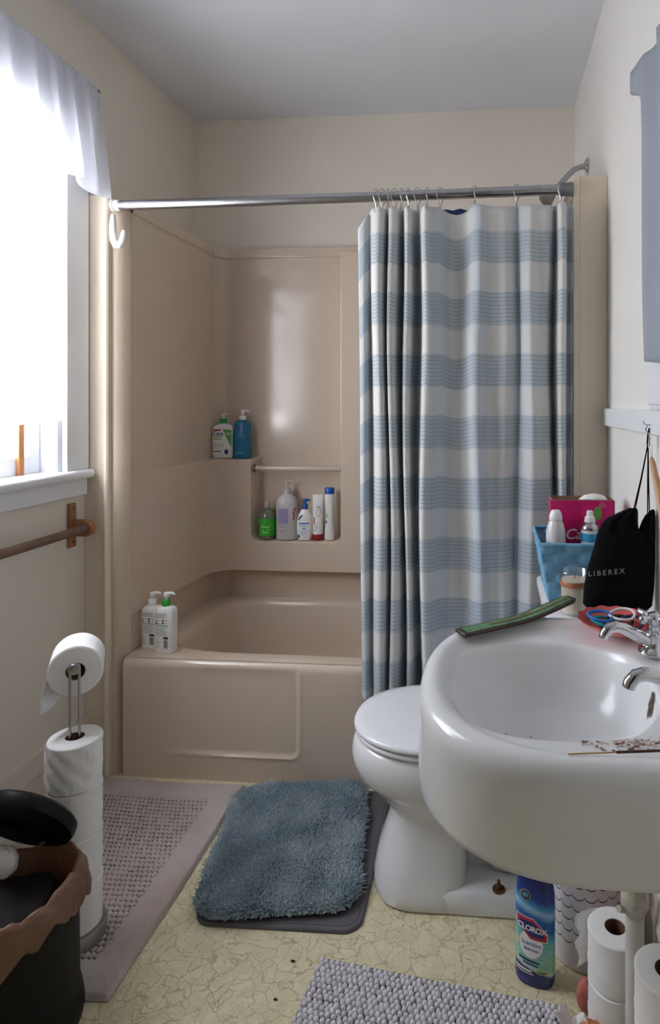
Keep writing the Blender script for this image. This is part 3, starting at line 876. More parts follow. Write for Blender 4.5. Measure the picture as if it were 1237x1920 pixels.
# ---------------------------------------------------------------- bin, lid, bag
BX, BY, BH = -.972, 1.188, .29
m_bin = M('black_plastic', (7, 7, 8), .45, spec=.22, var=.05)
tc = thing('trash_can', 'black round trash can with its lid propped open at left', 'trash can', (BX, BY, 0))
mk('body', MB().lathe([(.118, .0), (.130, .002), (.133, .018), (.128, .05), (.124, .06), (.122, .275), (.124, .287), (.119, .289), (.117, .275), (.114, .06), (.06, .012)], 56, (BX, BY, 0)), m_bin, tc)
b = MB().lathe([(x_*.86, z_) for x_, z_ in [(.02, .018), (.07, .017), (.108, .012), (.120, .004), (.122, -.010), (.119, -.018), (.113, -.018), (.111, -.002), (.10, .004), (.02, .009)]], 56)
th = math.radians(56)
R = Matrix.Rotation(-th, 3, 'X')
b.v = [tuple(R @ Vector(v) + Vector((BX-.020, 1.262, .390))) for v in b.v]
mk('lid', b, m_bin, tc)
m_bag = M('tan_plastic_bag', (122, 88, 66), .35, var=.12, vs=10, bump=.3, bs=30, bd=.004)
bag_n = 110
def bagp(i, j):
    a = 2*PI*i/bag_n
    w1 = math.sin(5*a+.5) + .7*math.sin(11*a+2) + .6*math.sin(19*a)
    w2 = math.sin(7*a+1.2 + 3*j/19) + .8*math.sin(19*a - 2*j/19) + .6*math.sin(31*a+j*.4)
    # overhang: long on the near left side, short on the right and at the back
    near = .5 - .5*math.cos(a - math.radians(45))         # 0 towards +x+y, 1 towards -x-y
    hang = .050 + .125*smooth(.45, 1., near) + .012*w1
    v = j/19
    if j <= 7:
        q = j/7; r = .040 + (.1145-.040)*q**.55 + .003*w2*q*(1-q)*4; z = .10 + (.290-.10)*q
        r = min(r, .113)
    elif j <= 10:
        q = (j-7)/3; r = .113 + .016*q; z = .290 + .010*math.sin(PI*q) + .002*w2
    else:
        q = (j-10)/9; r = .129 + .006*smooth(0, .5, q) + (.006*q)*w2*.6 + .005*q; z = .290 - hang*q
        r = max(r, .1275)
    if j >= 7: z += .004*w1*.6 + +.018*smooth(.2, 1, math.cos(a - math.radians(25)))
    return (BX + r*math.cos(a), BY + r*math.sin(a), z)
o = mk('trash_bag', MB().grid(bag_n, 20, bagp, wrap=True), m_bag, base=(BX, BY, .1), smooth_deg=180, solid=.0006)
tag(o, 'crumpled tan plastic bag lining the black trash can', 'bag')
def crumple(name, label, cat, loc, r, mat, seed, sq=(1, 1, .8), amp=.35, parent=None):
    import bmesh
    bm = bmesh.new(); bmesh.ops.create_icosphere(bm, subdivisions=4, radius=1)
    rg = np.random.default_rng(seed); D = rg.normal(size=(26, 3)); D /= np.linalg.norm(D, axis=1)[:, None]; ph = rg.uniform(0, 6, 26)
    mb = MB(); vs = []
    for v in bm.verts:
        p = np.array(v.co); k = 1 - amp*.5 + amp*np.mean([abs(math.sin(5*np.dot(p, d)+q)) for d, q in zip(D, ph)])*1.6 - amp*.6*max(0, math.sin(9*p[0]+7*p[1]+ph[0]))*.4
        vs.append((p[0]*k*r*sq[0], p[1]*k*r*sq[1], p[2]*k*r*sq[2]))
    zmin = min(v[2] for v in vs)
    mb.add([(x+loc[0], y+loc[1], z-zmin+loc[2]) for x, y, z in vs], [tuple(q.index for q in f.verts) for f in bm.faces]); bm.free()
    o = mk(name, mb, mat, base=loc, smooth_deg=28); tag(o, label, cat); return o
m_dark = M('dark_rubbish', (24, 17, 14), .7, var=.2, vs=20)
crumple('rubbish_wad', 'dark crumpled rubbish lying inside the lined trash can', 'rubbish', (BX-.008, BY+.0, .150), .090, m_dark, 5, (1.05, 1.05, .62), .4)
crumple('paper_scrap', 'white paper scrap poking out of the trash can at the left edge', 'paper', (-1.022, 1.225, .285), .030, m_paper, 9, (1.0, .8, .9), .3)

# ---------------------------------------------------------------- mats
# pale woven rug along the left wall
RX0, RX1, RY0, RY1 = -1.372, -.812, 1.262, 2.012
nx, ny = 230, 310
xs = np.linspace(RX0, RX1, nx); ys = np.linspace(RY0, RY1, ny)
XX, YY = np.meshgrid(xs, ys)
edge = np.minimum(np.minimum(XX-RX0, RX1-XX), np.minimum(YY-RY0, RY1-YY))
rowi = np.floor(YY/.0165); px_ = XX/.0135 + .5*(rowi % 2)
cellx = np.abs((px_ % 1) - .5)*2; celly = np.abs(((YY/.0165) % 1) - .5)*2
tuft = np.clip(1.35 - (cellx**2.2 + celly**2.2), 0, 1)
inner = np.clip((edge-.075)/.012, 0, 1)
rnd = rng.random((ny, nx))
jit = rng.random((400, 400))[(rowi.astype(int)) % 400, np.floor(px_).astype(int) % 400]
tuft = tuft*(.55 + .45*jit)
H = .006 + (1-inner)*(.006 + .0022*rnd) + inner*(.0005 + .0085*tuft + .0015*rnd)
H *= np.clip(edge/.006, .25, 1)
wob = .004*np.sin(YY*9)
mb = MB(); mb.v = [(float(a), float(b_), float(c)) for a, b_, c in zip((XX+wob*.5).ravel(), (YY+.003*np.sin(XX*14)).ravel(), H.ravel())]
mb.f = [(j*nx+i, j*nx+i+1, (j+1)*nx+i+1, (j+1)*nx+i) for j in range(ny-1) for i in range(nx-1)]; mb.mi = [0]*len(mb.f)
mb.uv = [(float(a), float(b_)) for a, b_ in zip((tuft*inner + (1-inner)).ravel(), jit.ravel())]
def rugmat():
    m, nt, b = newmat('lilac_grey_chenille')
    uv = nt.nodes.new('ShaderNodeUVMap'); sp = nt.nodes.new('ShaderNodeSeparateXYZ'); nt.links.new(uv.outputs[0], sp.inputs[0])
    c = ramp(nt, sp.outputs[0], [(.0, (66, 54, 50)), (.24, (112, 98, 93)), (.5, (194, 184, 179))])  # gaps: darker base weave, deepened to put the shade between tufts into colour
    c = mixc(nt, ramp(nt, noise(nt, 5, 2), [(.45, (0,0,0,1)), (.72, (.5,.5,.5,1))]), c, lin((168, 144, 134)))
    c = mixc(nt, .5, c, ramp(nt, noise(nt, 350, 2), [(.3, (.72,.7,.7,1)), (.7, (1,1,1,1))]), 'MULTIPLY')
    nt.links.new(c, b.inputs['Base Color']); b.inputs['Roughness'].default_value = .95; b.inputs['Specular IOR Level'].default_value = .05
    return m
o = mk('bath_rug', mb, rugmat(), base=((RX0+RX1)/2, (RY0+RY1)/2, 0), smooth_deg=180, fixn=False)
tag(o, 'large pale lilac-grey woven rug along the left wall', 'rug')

def rrect(w, h, r, n=10):
    pts = []
    for cx, cy, a0 in ((w-r, h-r, 0), (-w+r, h-r, PI/2), (-w+r, -h+r, PI), (w-r, -h+r, 1.5*PI)):
        for k in range(n): a = a0 + PI/2*k/(n-1); pts.append((cx+r*math.cos(a), cy+r*math.sin(a)))
    return pts
def slab(w, h, r, z0, z1, ed=.004, n=10):
    return MB().loft([[(x, y, z0) for x, y in rrect(w, h, r, n)], [(x, y, z1-ed) for x, y in rrect(w, h, r, n)],
                      [(x, y, z1-ed*.3) for x, y in rrect(w-ed*.4, h-ed*.4, r, n)], [(x, y, z1) for x, y in rrect(w-ed*1.4, h-ed*1.4, r-.001, n)]])
# grey foam mat underneath
gm = thing('bath_mat', 'thin dark grey foam mat lying under the blue shag mat', 'bath mat', (-.528, 1.745, 0), math.radians(1))
m_foam = M('dark_grey_foam', (96, 92, 96), .8, var=.06, vs=12, bump=.15, bs=200, bd=.001)
mk('pad', slab(.210, .272, .045, .0005, .0105, .005), m_foam, gm, False, smooth_deg=60)
pts = [(x, y, .0105) for x, y in rrect(.198, .260, .036, 8)]
mk('piping', MB().tube(pts, .0016, 6, closed=True), m_foam, gm, False)
# blue shag mat: backing and a pile of yarn tufts
MXC, MYC, MROT = -.573, 1.750, math.radians(9)
bmw, bmh, bmr = .207, .262, .075
bm_ = thing('bath_mat', 'fluffy slate blue shag bath mat in front of the tub', 'bath mat', (MXC, MYC, .0105), MROT)
m_back = M('blue_backing', (70, 88, 100), .9)
mk('backing', slab(bmw-.010, bmh-.010, bmr-.01, .0008, .008, .003), m_back, bm_, False)
def tufts(n_try, w, h, r, length, rad, z0, seed, lean=.5):
    rg = np.random.default_rng(seed)
    P = np.column_stack([rg.uniform(-w, w, n_try), rg.uniform(-h, h, n_try)])
    q = np.abs(P) - np.array([w-r, h-r]); d = np.hypot(np.maximum(q[:,0],0), np.maximum(q[:,1],0)) + np.minimum(np.maximum(q[:,0], q[:,1]), 0) - r
    P = P[d < 0]; d = d[d < 0]; n = len(P)
    # clumps lean together
    fx = np.sin(P[:,0]*31+1.3*np.sin(P[:,1]*23)) + .7*np.sin(P[:,1]*47+P[:,0]*19); fy = np.cos(P[:,1]*29+1.7*np.sin(P[:,0]*27)) + .7*np.sin(P[:,0]*53)
    L = length*(.75+.5*rg.random(n))*np.clip(.55 + -d/.03, .55, 1)
    out = np.where(d[:,None] > -.02, np.sign(P)*np.clip(1+d[:,None]/.02, 0, 1)*np.array([.35, .35]), 0)
    dx = np.column_stack([fx, fy])*lean*.35 + out*.9 + rg.normal(size=(n, 2))*.40
    mid = np.column_stack([P + dx*L[:,None]*.35, z0 + L*.55]); tip = np.column_stack([P + dx*L[:,None]*.95, z0 + L*(1-.25*np.hypot(dx[:,0], dx[:,1]).clip(0, 1.4))])
    base = np.column_stack([P, np.full(n, z0)])
    a0 = rg.uniform(0, 2*PI, n); V = np.zeros((n, 10, 3))
    for k in range(3):
        a = a0 + 2*PI*k/3; off = np.column_stack([np.cos(a), np.sin(a), np.zeros(n)])
        V[:, k] = base + off*rad*.8; V[:, 3+k] = mid + off*rad*1.15; V[:, 6+k] = tip + off*rad*.6 - np.array([0, 0, rad*.5])
    V[:, 9] = tip + np.array([0, 0, rad*.4])
    F = []
    for k in range(3):
        q_ = (k+1) % 3; F += [(k, q_, 3+q_, 3+k), (3+k, 3+q_, 6+q_, 6+k)]
    T = [(6, 7, 9), (7, 8, 9), (8, 6, 9)]
    return V, F, T
def tuftobj(name, V, F, T, mat, parent, kind='stuff'):
    n = len(V); me = bpy.data.meshes.new(name); nv = V.shape[1]
    me.vertices.add(n*nv); me.vertices.foreach_set('co', V.ravel().astype(np.float32))
    quads = (np.array(F)[None] + (np.arange(n)*nv)[:, None, None]).reshape(-1); tris = (np.array(T)[None] + (np.arange(n)*nv)[:, None, None]).reshape(-1)
    nq, ntr = len(quads)//4, len(tris)//3
    me.loops.add(len(quads)+len(tris)); me.loops.foreach_set('vertex_index', np.concatenate([quads, tris]).astype(np.int32))
    me.polygons.add(nq+ntr)
    me.polygons.foreach_set('loop_start', np.concatenate([np.arange(nq)*4, nq*4+np.arange(ntr)*3]).astype(np.int32))
    me.polygons.foreach_set('use_smooth', np.ones(nq+ntr, dtype=bool))
    me.update(calc_edges=True); me.validate()
    me.materials.append(mat); o = bpy.data.objects.new(name, me); COL.objects.link(o); o.parent = parent; o['kind'] = kind
    return o
def yarnmat(name, c0, c1, c2):
    m, nt, b = newmat(name)
    n1 = noise(nt, 9, 3); n2 = noise(nt, 220, 1)
    c = ramp(nt, mth(nt, 'ADD', mth(nt, 'MULTIPLY', n1, .55), mth(nt, 'MULTIPLY', n2, .45)), [(.38, c0), (.5, c1), (.61, c2)])  # broad tone patches imitate sheen of the leaning pile; fine noise varies yarn
    nt.links.new(c, b.inputs['Base Color']); b.inputs['Roughness'].default_value = .9; b.inputs['Specular IOR Level'].default_value = .08; b.inputs['Sheen Weight'].default_value = .25
    return m
V, F, T = tufts(40000, bmw, bmh, bmr, .0225, .0017, .007, 3, .6)
tuftobj('shag_pile', V, F, T, yarnmat('slate_blue_yarn', (124, 144, 155), (154, 171, 180), (186, 199, 204)), bm_)
# bobble mat at the front
bb = thing('bath_mat', 'pale grey chenille bobble mat on the floor before the sink', 'bath mat', (-.143, 1.171, 0), math.radians(-7.5))
mk('backing', slab(.272, .200, .012, .0005, .007, .002), M('grey_canvas', (120, 118, 122), .9), bb, False)
import bmesh as _bm
_b = _bm.new(); _bm.ops.create_icosphere(_b, subdivisions=2, radius=1); IV = np.array([v.co[:] for v in _b.verts]); IF = [tuple(v.index for v in f.verts) for f in _b.faces]; _b.free()
NB = 0; VV = []
gx = int(.544/.0126); gy = int(.40/.0118)
for j in range(gy):
    for i in range(gx):
        x = -.266 + i*.0126 + (.0063 if j % 2 else 0) + rng.normal()*.0008; y = -.194 + j*.0118 + rng.normal()*.0008
        if abs(x) > .272: continue
        s = np.array([.0063, .0068, .0078])*(.9 + .2*rng.random())
        tx, ty = rng.normal(size=2)*.10
        p = IV*s; p[:, 0] += tx*p[:, 2]; p[:, 1] += ty*p[:, 2] - .15*p[:, 2]
        VV.append(p + np.array([x, y, .0125 + rng.random()*.002]))
V = np.array(VV)
n, nv = V.shape[:2]
me = bpy.data.meshes.new('bobble_pile'); tri = (np.array(IF)[None] + (np.arange(n)*nv)[:, None, None]).reshape(-1)
me.vertices.add(n*nv); me.vertices.foreach_set('co', V.ravel().astype(np.float32)); me.loops.add(len(tri)); me.loops.foreach_set('vertex_index', tri.astype(np.int32))
me.polygons.add(len(tri)//3); me.polygons.foreach_set('loop_start', (np.arange(len(tri)//3)*3).astype(np.int32)); me.polygons.foreach_set('use_smooth', np.ones(len(tri)//3, dtype=bool))
me.update(calc_edges=True); me.materials.append(M('grey_chenille', (216, 212, 216), .95, var=.10, vs=60, spec=.05, bump=.5, bs=500, bd=.001))
o = bpy.data.objects.new('bobble_pile', me); COL.objects.link(o); o.parent = bb; o['kind'] = 'stuff'

# ---------------------------------------------------------------- toilet
TY = 1.722
tt = thing('toilet', 'white floor-standing toilet with closed lid between the tub and sink', 'toilet', (-.1, TY, 0))
def tr_ring(xf, xb, hw, z, ef=2.3, eb=3.2, n=72, xm=None):
    """egg ring: front at xf (low x), back at xb"""
    xm = xm if xm is not None else xf + (xb-xf)*.5
    R = []
    for k in range(n):
        t = 2*PI*k/n; c, s = math.cos(t), math.sin(t)
        e = ef if c < 0 else eb; a = (xm-xf) if c < 0 else (xb-xm)
        r = (abs(c)**e + abs(s)**e)**(-1/e)
        R.append((xm + a*r*c, TY + hw*r*s, z))
    return R
rings = [tr_ring(-.312, -.062, .166, .0, 2.6, 5), tr_ring(-.318, -.062, .172, .008, 2.6, 5), tr_ring(-.317, -.062, .168, .03, 2.6, 5), tr_ring(-.306, -.062, .150, .08, 2.5, 5),
         tr_ring(-.284, -.062, .128, .14, 2.4, 5), tr_ring(-.271, -.055, .122, .182, 2.4, 4), tr_ring(-.271, -.03, .124, .192, 2.3, 4), tr_ring(-.286, .0, .134, .206, 2.3, 3.5), tr_ring(-.316, .04, .150, .236, 2.2, 3),
         tr_ring(-.340, .08, .164, .262, 2.2, 3), tr_ring(-.354, .10, .173, .270, 2.2, 3), tr_ring(-.371, .115, .182, .288, 2.2, 3), tr_ring(-.381, .125, .188, .315, 2.2, 3), tr_ring(-.383, .125, .190, .338, 2.2, 3), tr_ring(-.378, .125, .187, .362, 2.2, 3), tr_ring(-.369, .125, .180, .378, 2.2, 3), tr_ring(-.352, .12, .168, .382, 2.2, 3)]
mk('bowl', MB().loft(rings), m_porc, tt, smooth_deg=50)
d = MB().loft([tr_ring(-.22, .20, .166, 0, 4, 6), tr_ring(-.22, .203, .170, .006, 4, 6), tr_ring(-.22, .20, .166, .042, 4, 6), tr_ring(-.22, .19, .158, .050, 4, 6), tr_ring(-.2, .18, .14, .051, 4, 6)])
d.loft([[(x, TY+y, z) for x, y in ((-.10,-.05),(.18,-.07),(.18,.07),(-.10,.05))] for z in (.045, .30)])
d.tube([(-.08, TY-.045, .20), (-.02, TY-.050, .15), (.03, TY-.052, .09), (.09, TY-.050, .075), (.14, TY-.045, .12), (.16, TY-.04, .22)], .048, 18)
ft = mk('foot', d, m_porc, tt, smooth_deg=40)
rust = M('rusty_bolt', (112, 76, 44), .6, metal=.5, var=.3, vs=80)
for sy in (-1, 1):
    d = MB().lathe([(.016, .050), (.016, .054), (.008, .055)], 20, (.019, TY+sy*.140, 0)); d.lathe([(.007, .054), (.008, .062), (.0045, .064), (.0045, .074), (.002, .076)], 10, (.019, TY+sy*.140, 0))
    mk('floor_bolt', d, rust, tt, label='rusty brass floor bolt')
m_seat = M('white_seat_plastic', (228, 228, 232), .2, var=.01)
d = MB().loft([tr_ring(-.366, .085, .181, .383, 2.2, 4), tr_ring(-.371, .085, .185, .387, 2.2, 4), tr_ring(-.371, .085, .185, .393, 2.2, 4), tr_ring(-.366, .085, .181, .397, 2.2, 4)])
mk('seat', d, m_seat, tt, smooth_deg=60)
d = MB().loft([tr_ring(-.370, .09, .183, .4005, 2.2, 4), tr_ring(-.376, .09, .188, .404, 2.2, 4), tr_ring(-.377, .09, .189, .410, 2.2, 4), tr_ring(-.372, .09, .184, .4165, 2.2, 4), tr_ring(-.35, .08, .165, .420, 2.2, 4), tr_ring(-.25, .0, .09, .422, 2.2, 4)])
mk('lid', d, m_seat, tt, smooth_deg=60)
for sy in (-.07, .07): mk('hinge', MB().lathe([(.012, -.02), (.012, .02)], 14, (.088, TY+sy, .405), axis='Y'), m_seat, tt)
d = MB().loft([[(x+.245, TY+y, z) for x, y in rrect(.098*k, .205*k2, .035)] for z, k, k2 in ((.385, .9, .9), (.40, .95, .94), (.73, 1, 1))])
mk('tank', d, m_porc, tt, smooth_deg=50)
d = MB().loft([[(x+.245, TY+y, z) for x, y in rrect(.108-q, .216-q, .035)] for z, q in ((.73, .006), (.733, 0), (.750, 0), (.757, .008))])
mk('tank_lid', d, m_porc, tt, smooth_deg=50)
TANKZ = .7575

# ---------------------------------------------------------------- sink
SCX, SCY = .10, 1.128
def outer(a, b, e, inset=0., xb=.3725):
    a -= inset; b -= inset; xm = .14
    def F(x, y):
        l = (abs(min(x-xm, 0))/a)**e + (abs(y-SCY)/b)**e - 1
        r = (max(x-xm, 0)/(xb-inset*.35-xm))**14 + (abs(y-SCY)/b)**14 - 1
        return l if x < xm else r
    return F
def bas(k, dx=0.):
    def F(x, y):
        u = (x-.098)/((.166 if x < .098 else .186)*k + dx); v = (y-1.118)/(.187*k + dx)
        return abs(u)**2.5 + abs(v)**2.5 - 1
    return F
def ringF(F, zf, n=144):
    R = []
    for k in range(n):
        t = 2*PI*k/n; c, s = math.cos(t), math.sin(t); lo, hi = 0., .7
        for _ in range(34):
            m_ = (lo+hi)/2
            if F(SCX+m_*c, SCY+m_*s) < 0: lo = m_
            else: hi = m_
        x, y = SCX+lo*c, SCY+lo*s
        R.append((x, y, zf(x, y) if callable(zf) else zf))
    return R
TA, TB, TE = .266, .298, 2.35
def zt(z):                     # the roll stands above the deck only round the bowl; the tap ledge is level
    return lambda x, y: z + (.797 - z)*smooth(.20, .31, x)*.85 if z < .797 else z
rings = [ringF(outer(.20, .19, 2.), .606), ringF(outer(.255, .238, 2.), .600), ringF(outer(.264, .247, 2.02), .603), ringF(outer(.267, .250, 2.05), .615), ringF(outer(.269, .262, 2.1), .65),
         ringF(outer(.268, .280, 2.2), .70), ringF(outer(TA+.001, .293, 2.3), .745), ringF(outer(TA, TB, TE), .772), ringF(outer(TA, TB, TE, .002), .784), ringF(outer(TA, TB, TE, .007), .793),
         ringF(outer(TA, TB, TE, .015), .799), ringF(outer(TA, TB, TE, .026), .8005), ringF(outer(TA, TB, TE, .036), zt(.798)), ringF(outer(TA, TB, TE, .044), zt(.792)), ringF(outer(TA, TB, TE, .050), zt(.788))]
def lerp_ring(A, B, t): return [tuple(p*(1-t)+q*t for p, q in zip(a, b_)) for a, b_ in zip(A, B)]
be = ringF(bas(1, .008), zt(.7835))
rings += [lerp_ring(rings[-1], be, .5), be, ringF(bas(1, .003), zt(.7815)), ringF(bas(1), zt(.778)), ringF(bas(.975), lambda x, y: .768+.008*smooth(.16, .29, x)), ringF(bas(.94), .750), ringF(bas(.88), .715), ringF(bas(.78), .683), ringF(bas(.62), .662), ringF(bas(.40), .652), ringF(bas(.12), .648)]
def sinkmat():
    m, nt, b = newmat('old_sink_enamel')
    x, y, z = objxyz(nt)
    base = ramp(nt, noise(nt, 3, 3), [(.3, lin((218, 219, 220))), (.7, lin((226, 227, 228)))])
    # rust streak below the overflow, on the back wall of the bowl
    def gauss(cx, cy, cz, sx, sy, sz):
        q = None
        for c_, v, s_ in ((cx, x, sx), (cy, y, sy), (cz, z, sz)):
            t_ = mth(nt, 'POWER', mth(nt, 'ABSOLUTE', mth(nt, 'DIVIDE', mth(nt, 'SUBTRACT', v, c_), s_)), 2.)
            q = t_ if q is None else mth(nt, 'ADD', q, t_)
        return q
    q = gauss(.277-SCX, 1.100-SCY, .758-.6, .03, .018, .026)
    q = mth(nt, 'ADD', q, mth(nt, 'MULTIPLY', mth(nt, 'SUBTRACT', noise(nt, 90, 4), .5), 1.6))
    st_ = ramp(nt, q, [(.35, (1,1,1,1)), (.75, (.75,.75,.75,1)), (1.05, (0,0,0,1))])
    rc = ramp(nt, noise(nt, 140, 3), [(.35, lin((40, 26, 20))), (.6, lin((86, 56, 38))), (.75, lin((176, 120, 70)))])
    c = mixc(nt, st_, base, rc)
    # brown dust on the near right of the deck
    q2 = gauss(.215-SCX, .925-SCY, .785-.6, .085, .020, .02)
    q2 = mth(nt, 'ADD', q2, mth(nt, 'MULTIPLY', mth(nt, 'SUBTRACT', noise(nt, 110, 5, rough=.7), .42), 5.))
    st2 = ramp(nt, q2, [(.1, (.75,.75,.75,1)), (.6, (.5,.5,.5,1)), (.9, (0,0,0,1))])
    c = mixc(nt, st2, c, lin((140, 100, 80)))
    nt.links.new(c, b.inputs['Base Color'])
    nt.links.new(mth(nt, 'ADD', mth(nt, 'MULTIPLY', st_, .4), .2), b.inputs['Roughness'])
    return m
m_sink = sinkmat()
sk = thing('sink', 'large white wall-hung sink with deep curved apron at right', 'sink', (SCX, SCY, .6))
mk('basin', MB().loft(rings), m_sink, sk, smooth_deg=60)
mk('drain', MB().lathe([(.02, .6485), (.022, .650), (.014, .651), (.004, .6505)], 24, (.112, 1.118, 0)), m_chrome, sk)
m_leg = M('chipped_white_pipe', (204, 202, 194), .4, var=.06, vs=20)
d = MB().tube([(.272, 1.215, .602), (.272, 1.215, .001)], .0175, 18)
lg = mk('support_leg', d, m_leg, sk)
d = MB().lathe([(.033, .606), (.034, .600), (.026, .585), (.022, .36), (.026, .345), (.026, .325), (.020, .315), (.0185, .305)], 20, (.272, 1.215, 0))
d.tube([(.250, 1.205, .32), (.238, 1.195, .33)], .006, 8)
m2 = mk('leg_collar', d, M('rust_flecked_white', (198, 192, 180), .5, var=.25, vs=50), None); m2.parent = lg
for v in m2.data.vertices: v.co -= Vector(sk.location)

# taps
def tap(label, loc, rz, spout):
    t = thing('tap', label, 'tap', loc, rz)
    d = MB().lathe([(.030, 0), (.031, .003), (.029, .007), (.022, .011), (.019, .016), (.0185, .030), (.020, .036), (.018, .040), (.012, .044), (.012, .052)], 32)
    mk('body', d, m_chrome, t, False)
    d = MB(); s = spout
    d.tube([(0, 0, .020), (-.025, 0, .029), (-.045, 0, .039), (-.062*s, 0, .048), (-.076*s, 0, .051), (-.088*s, 0, .048), (-.096*s, 0, .038), (-.098*s, 0, .030)], [.014, .0125, .0115, .011, .0108, .0108, .0105, .0105], 18)
    mk('spout', d, m_chrome, t, False, smooth_deg=60)
    d = MB().lathe([(.010, .050), (.013, .056), (.015, .066), (.013, .073), (.005, .077)], 20)
    for k in range(4):
        a = k*PI/2 + .5; c, s_ = math.cos(a), math.sin(a)
        d.tube([(.008*c, .008*s_, .066), (.022*c, .022*s_, .067), (.036*c, .036*s_, .069), (.040*c, .040*s_, .069)], [.006, .0062, .0085, .005], 12)
    mk('cross_handle', d, m_chrome, t, False, smooth_deg=60)
    return t
tap('chrome cross-handle tap on the sink beside the coral dish', (.312, 1.227, .8005), math.radians(8), 1.0)
tap('chrome tap at the right edge, its spout reaching over the sink bowl', (.327, 1.012, .8005), math.radians(4), 1.14)

# ---------------------------------------------------------------- things on the sink
m_inc = M('green_patina_wood', (86, 128, 92), .45, var=.5, vs=40, bump=.3, bs=80)
ih = thing('incense_holder', 'long green and brown wooden incense tray on the far edge of the sink', 'incense holder', (.062, 1.372, .8010), math.atan2(.185, .255))
def ihc(u): return .001 + .019*smooth(.35, 1., u)**1.5 + .003*smooth(.8, 1, u)
def strip(u0, u1, v0, v1, lift, nu=40, th=.004, m_=0):
    b = MB(); R = []
    for k in range(nu+1):
        u = u0 + (u1-u0)*k/nu; x = -.155 + .31*u; z = ihc(u); h = v1
        w0, w1 = v0, v1
        tp = 1 - (.45*smooth(.93, 1., u)**2) - .1*smooth(.06, 0, u)
        R.append([(x, w0*tp, z+lift), (x, w1*tp, z+lift), (x, w1*tp, z+lift+th), (x, w0*tp, z+lift+th)])
    return b.loft(R)
mk('tray', strip(0, 1, -.021, .021, 0, 40, .007), M('dark_brown_wood', (54, 38, 30), .4, var=.25, vs=30), ih, False, smooth_deg=40, bevel=.0015)
mk('inlay', strip(.04, .96, -.0145, .0145, .0066, 40, .0012), m_inc, ih, False, smooth_deg=40, label='green patterned inlay')
mk('groove', strip(.25, .93, -.003, .003, .0074, 40, .0012), M('groove_wood', (120, 84, 62), .6, var=.2, vs=60), ih, False, smooth_deg=40)
d = MB()
for q in range(22):
    u = random.uniform(.08, .95); v = random.choice([-1, 1])*random.uniform(.006, .014)
    d.lathe([(.0016, 0), (.001, .0006)], 8, (-.155+.31*u, v, ihc(u)+.0078))
mk('inlay_dots', d, M('dull_brass_dots', (170, 140, 90), .4, metal=.6), ih, False, kind='stuff')

isd = thing('incense_stick', 'incense stick lying across the near rim of the sink', 'incense stick', (.19, .862, .802), 0)
p0, p1 = Vector((.104, .858, .8020)), Vector((.310, .889, .8020))
pm = p0.lerp(p1, .32)
mk('bare_end', MB().tube([p0, pm], .0011, 8), M('bamboo', (190, 160, 104), .6), isd)
mk('coated_end', MB().tube([pm, p1], .0019, 8), M('brown_incense', (76, 50, 42), .8), isd)
d = MB()
for k in range(70):
    x = .11 + .19*random.random()**.7; y = .895 + .03*random.random() + .02*(x-.2)
    s = .0008 + .0028*random.random()**2; a = random.random()*6
    ln = random.choice([1, 1, 2.5])
    c, s2 = math.cos(a)*s*ln, math.sin(a)*s*ln
    zz_ = .7865 + (.797-.7865)*smooth(.16, .29, x)*.85 + .0006
    d.add([(x-c, y-s2, zz_), (x+s2/ln, y-c/ln, zz_), (x+c, y+s2, zz_), (x-s2/ln, y+c/ln, zz_), (x, y, zz_+.0008)], [(0,1,4), (1,2,4), (2,3,4), (3,0,4), (3,2,1,0)])
for x, y, l, a in ((.048, .885, .008, -1.2), (.060, .889, .006, -1.2), (.020, .930, .005, .4), (.056, .925, .004, .2)):
    d.tube([(x, y, .7872), (x+l*math.cos(a), y+l*math.sin(a), .7874)], .0005, 5)
o = mk('ash_crumbs', d, M('brown_ash', (120, 84, 68), .9, var=.3, vs=200), base=(.2, .91, .787), smooth_deg=0); tag(o, 'brown incense ash scattered on the near rim of the sink', 'ash', kind='stuff')

m_coral = M('coral_glaze', (222, 108, 104), .2, var=.04, coat=.3)
DX, DY, DZ = .262, 1.338, .8010
def dish(i, j):
    a = 2*PI*i/96; P = [(0, .003), (.03, .003), (.045, .005), (.06, .011), (.071, .017), (.078, .0205), (.0795, .0215), (.0785, .0190), (.070, .0135), (.058, .007), (.044, .0012), (.030, .0), (.0, .0)]
    r, z = P[j]; k = max(0, (r-.045)/.035)
    r *= 1 + .022*k*math.cos(14*a); z += .0010*k*math.cos(14*a) + .004*k
    return (DX + r*math.cos(a)*1.0, DY + r*math.sin(a), DZ + z)
o = mk('dish', MB().grid(96, 13, dish, wrap=True), m_coral, base=(DX, DY, DZ), smooth_deg=60); tag(o, 'coral pink scalloped dish of hair ties on the sink', 'dish')
def tie(label, x, y, z, R, r, col, tx=0, ty=0, sq=1., rz=0., gloss=.6):
    b = MB(); q = Matrix.Rotation(rz, 3, 'Z') @ Matrix.Rotation(tx, 3, 'X') @ Matrix.Rotation(ty, 3, 'Y')
    pts = [tuple(q @ Vector((R*math.cos(t_)*(1+.03*math.sin(3*t_)), R*sq*math.sin(t_), .0012*math.sin(2*t_)))) for t_ in np.linspace(0, 2*PI, 40, endpoint=False)]
    b.tube([(p[0]+x, p[1]+y, p[2]+z) for p in pts], r, 10, closed=True)
    o = mk('hair_tie', b, M('elastic_' + label.split()[0], col, gloss, var=.05, bump=.3, bs=900, bd=.0005), base=(x, y, z)); tag(o, label, 'hair tie', 'hair ties in the coral dish')
tie('bright blue hair tie lying on top at the left of the dish', .231, 1.352, .8255, .025, .0032, (18, 110, 190), .10, .05)
tie('teal hair tie beneath the bright blue one in the dish', .238, 1.345, .8165, .025, .0034, (10, 140, 158), .05, .10)
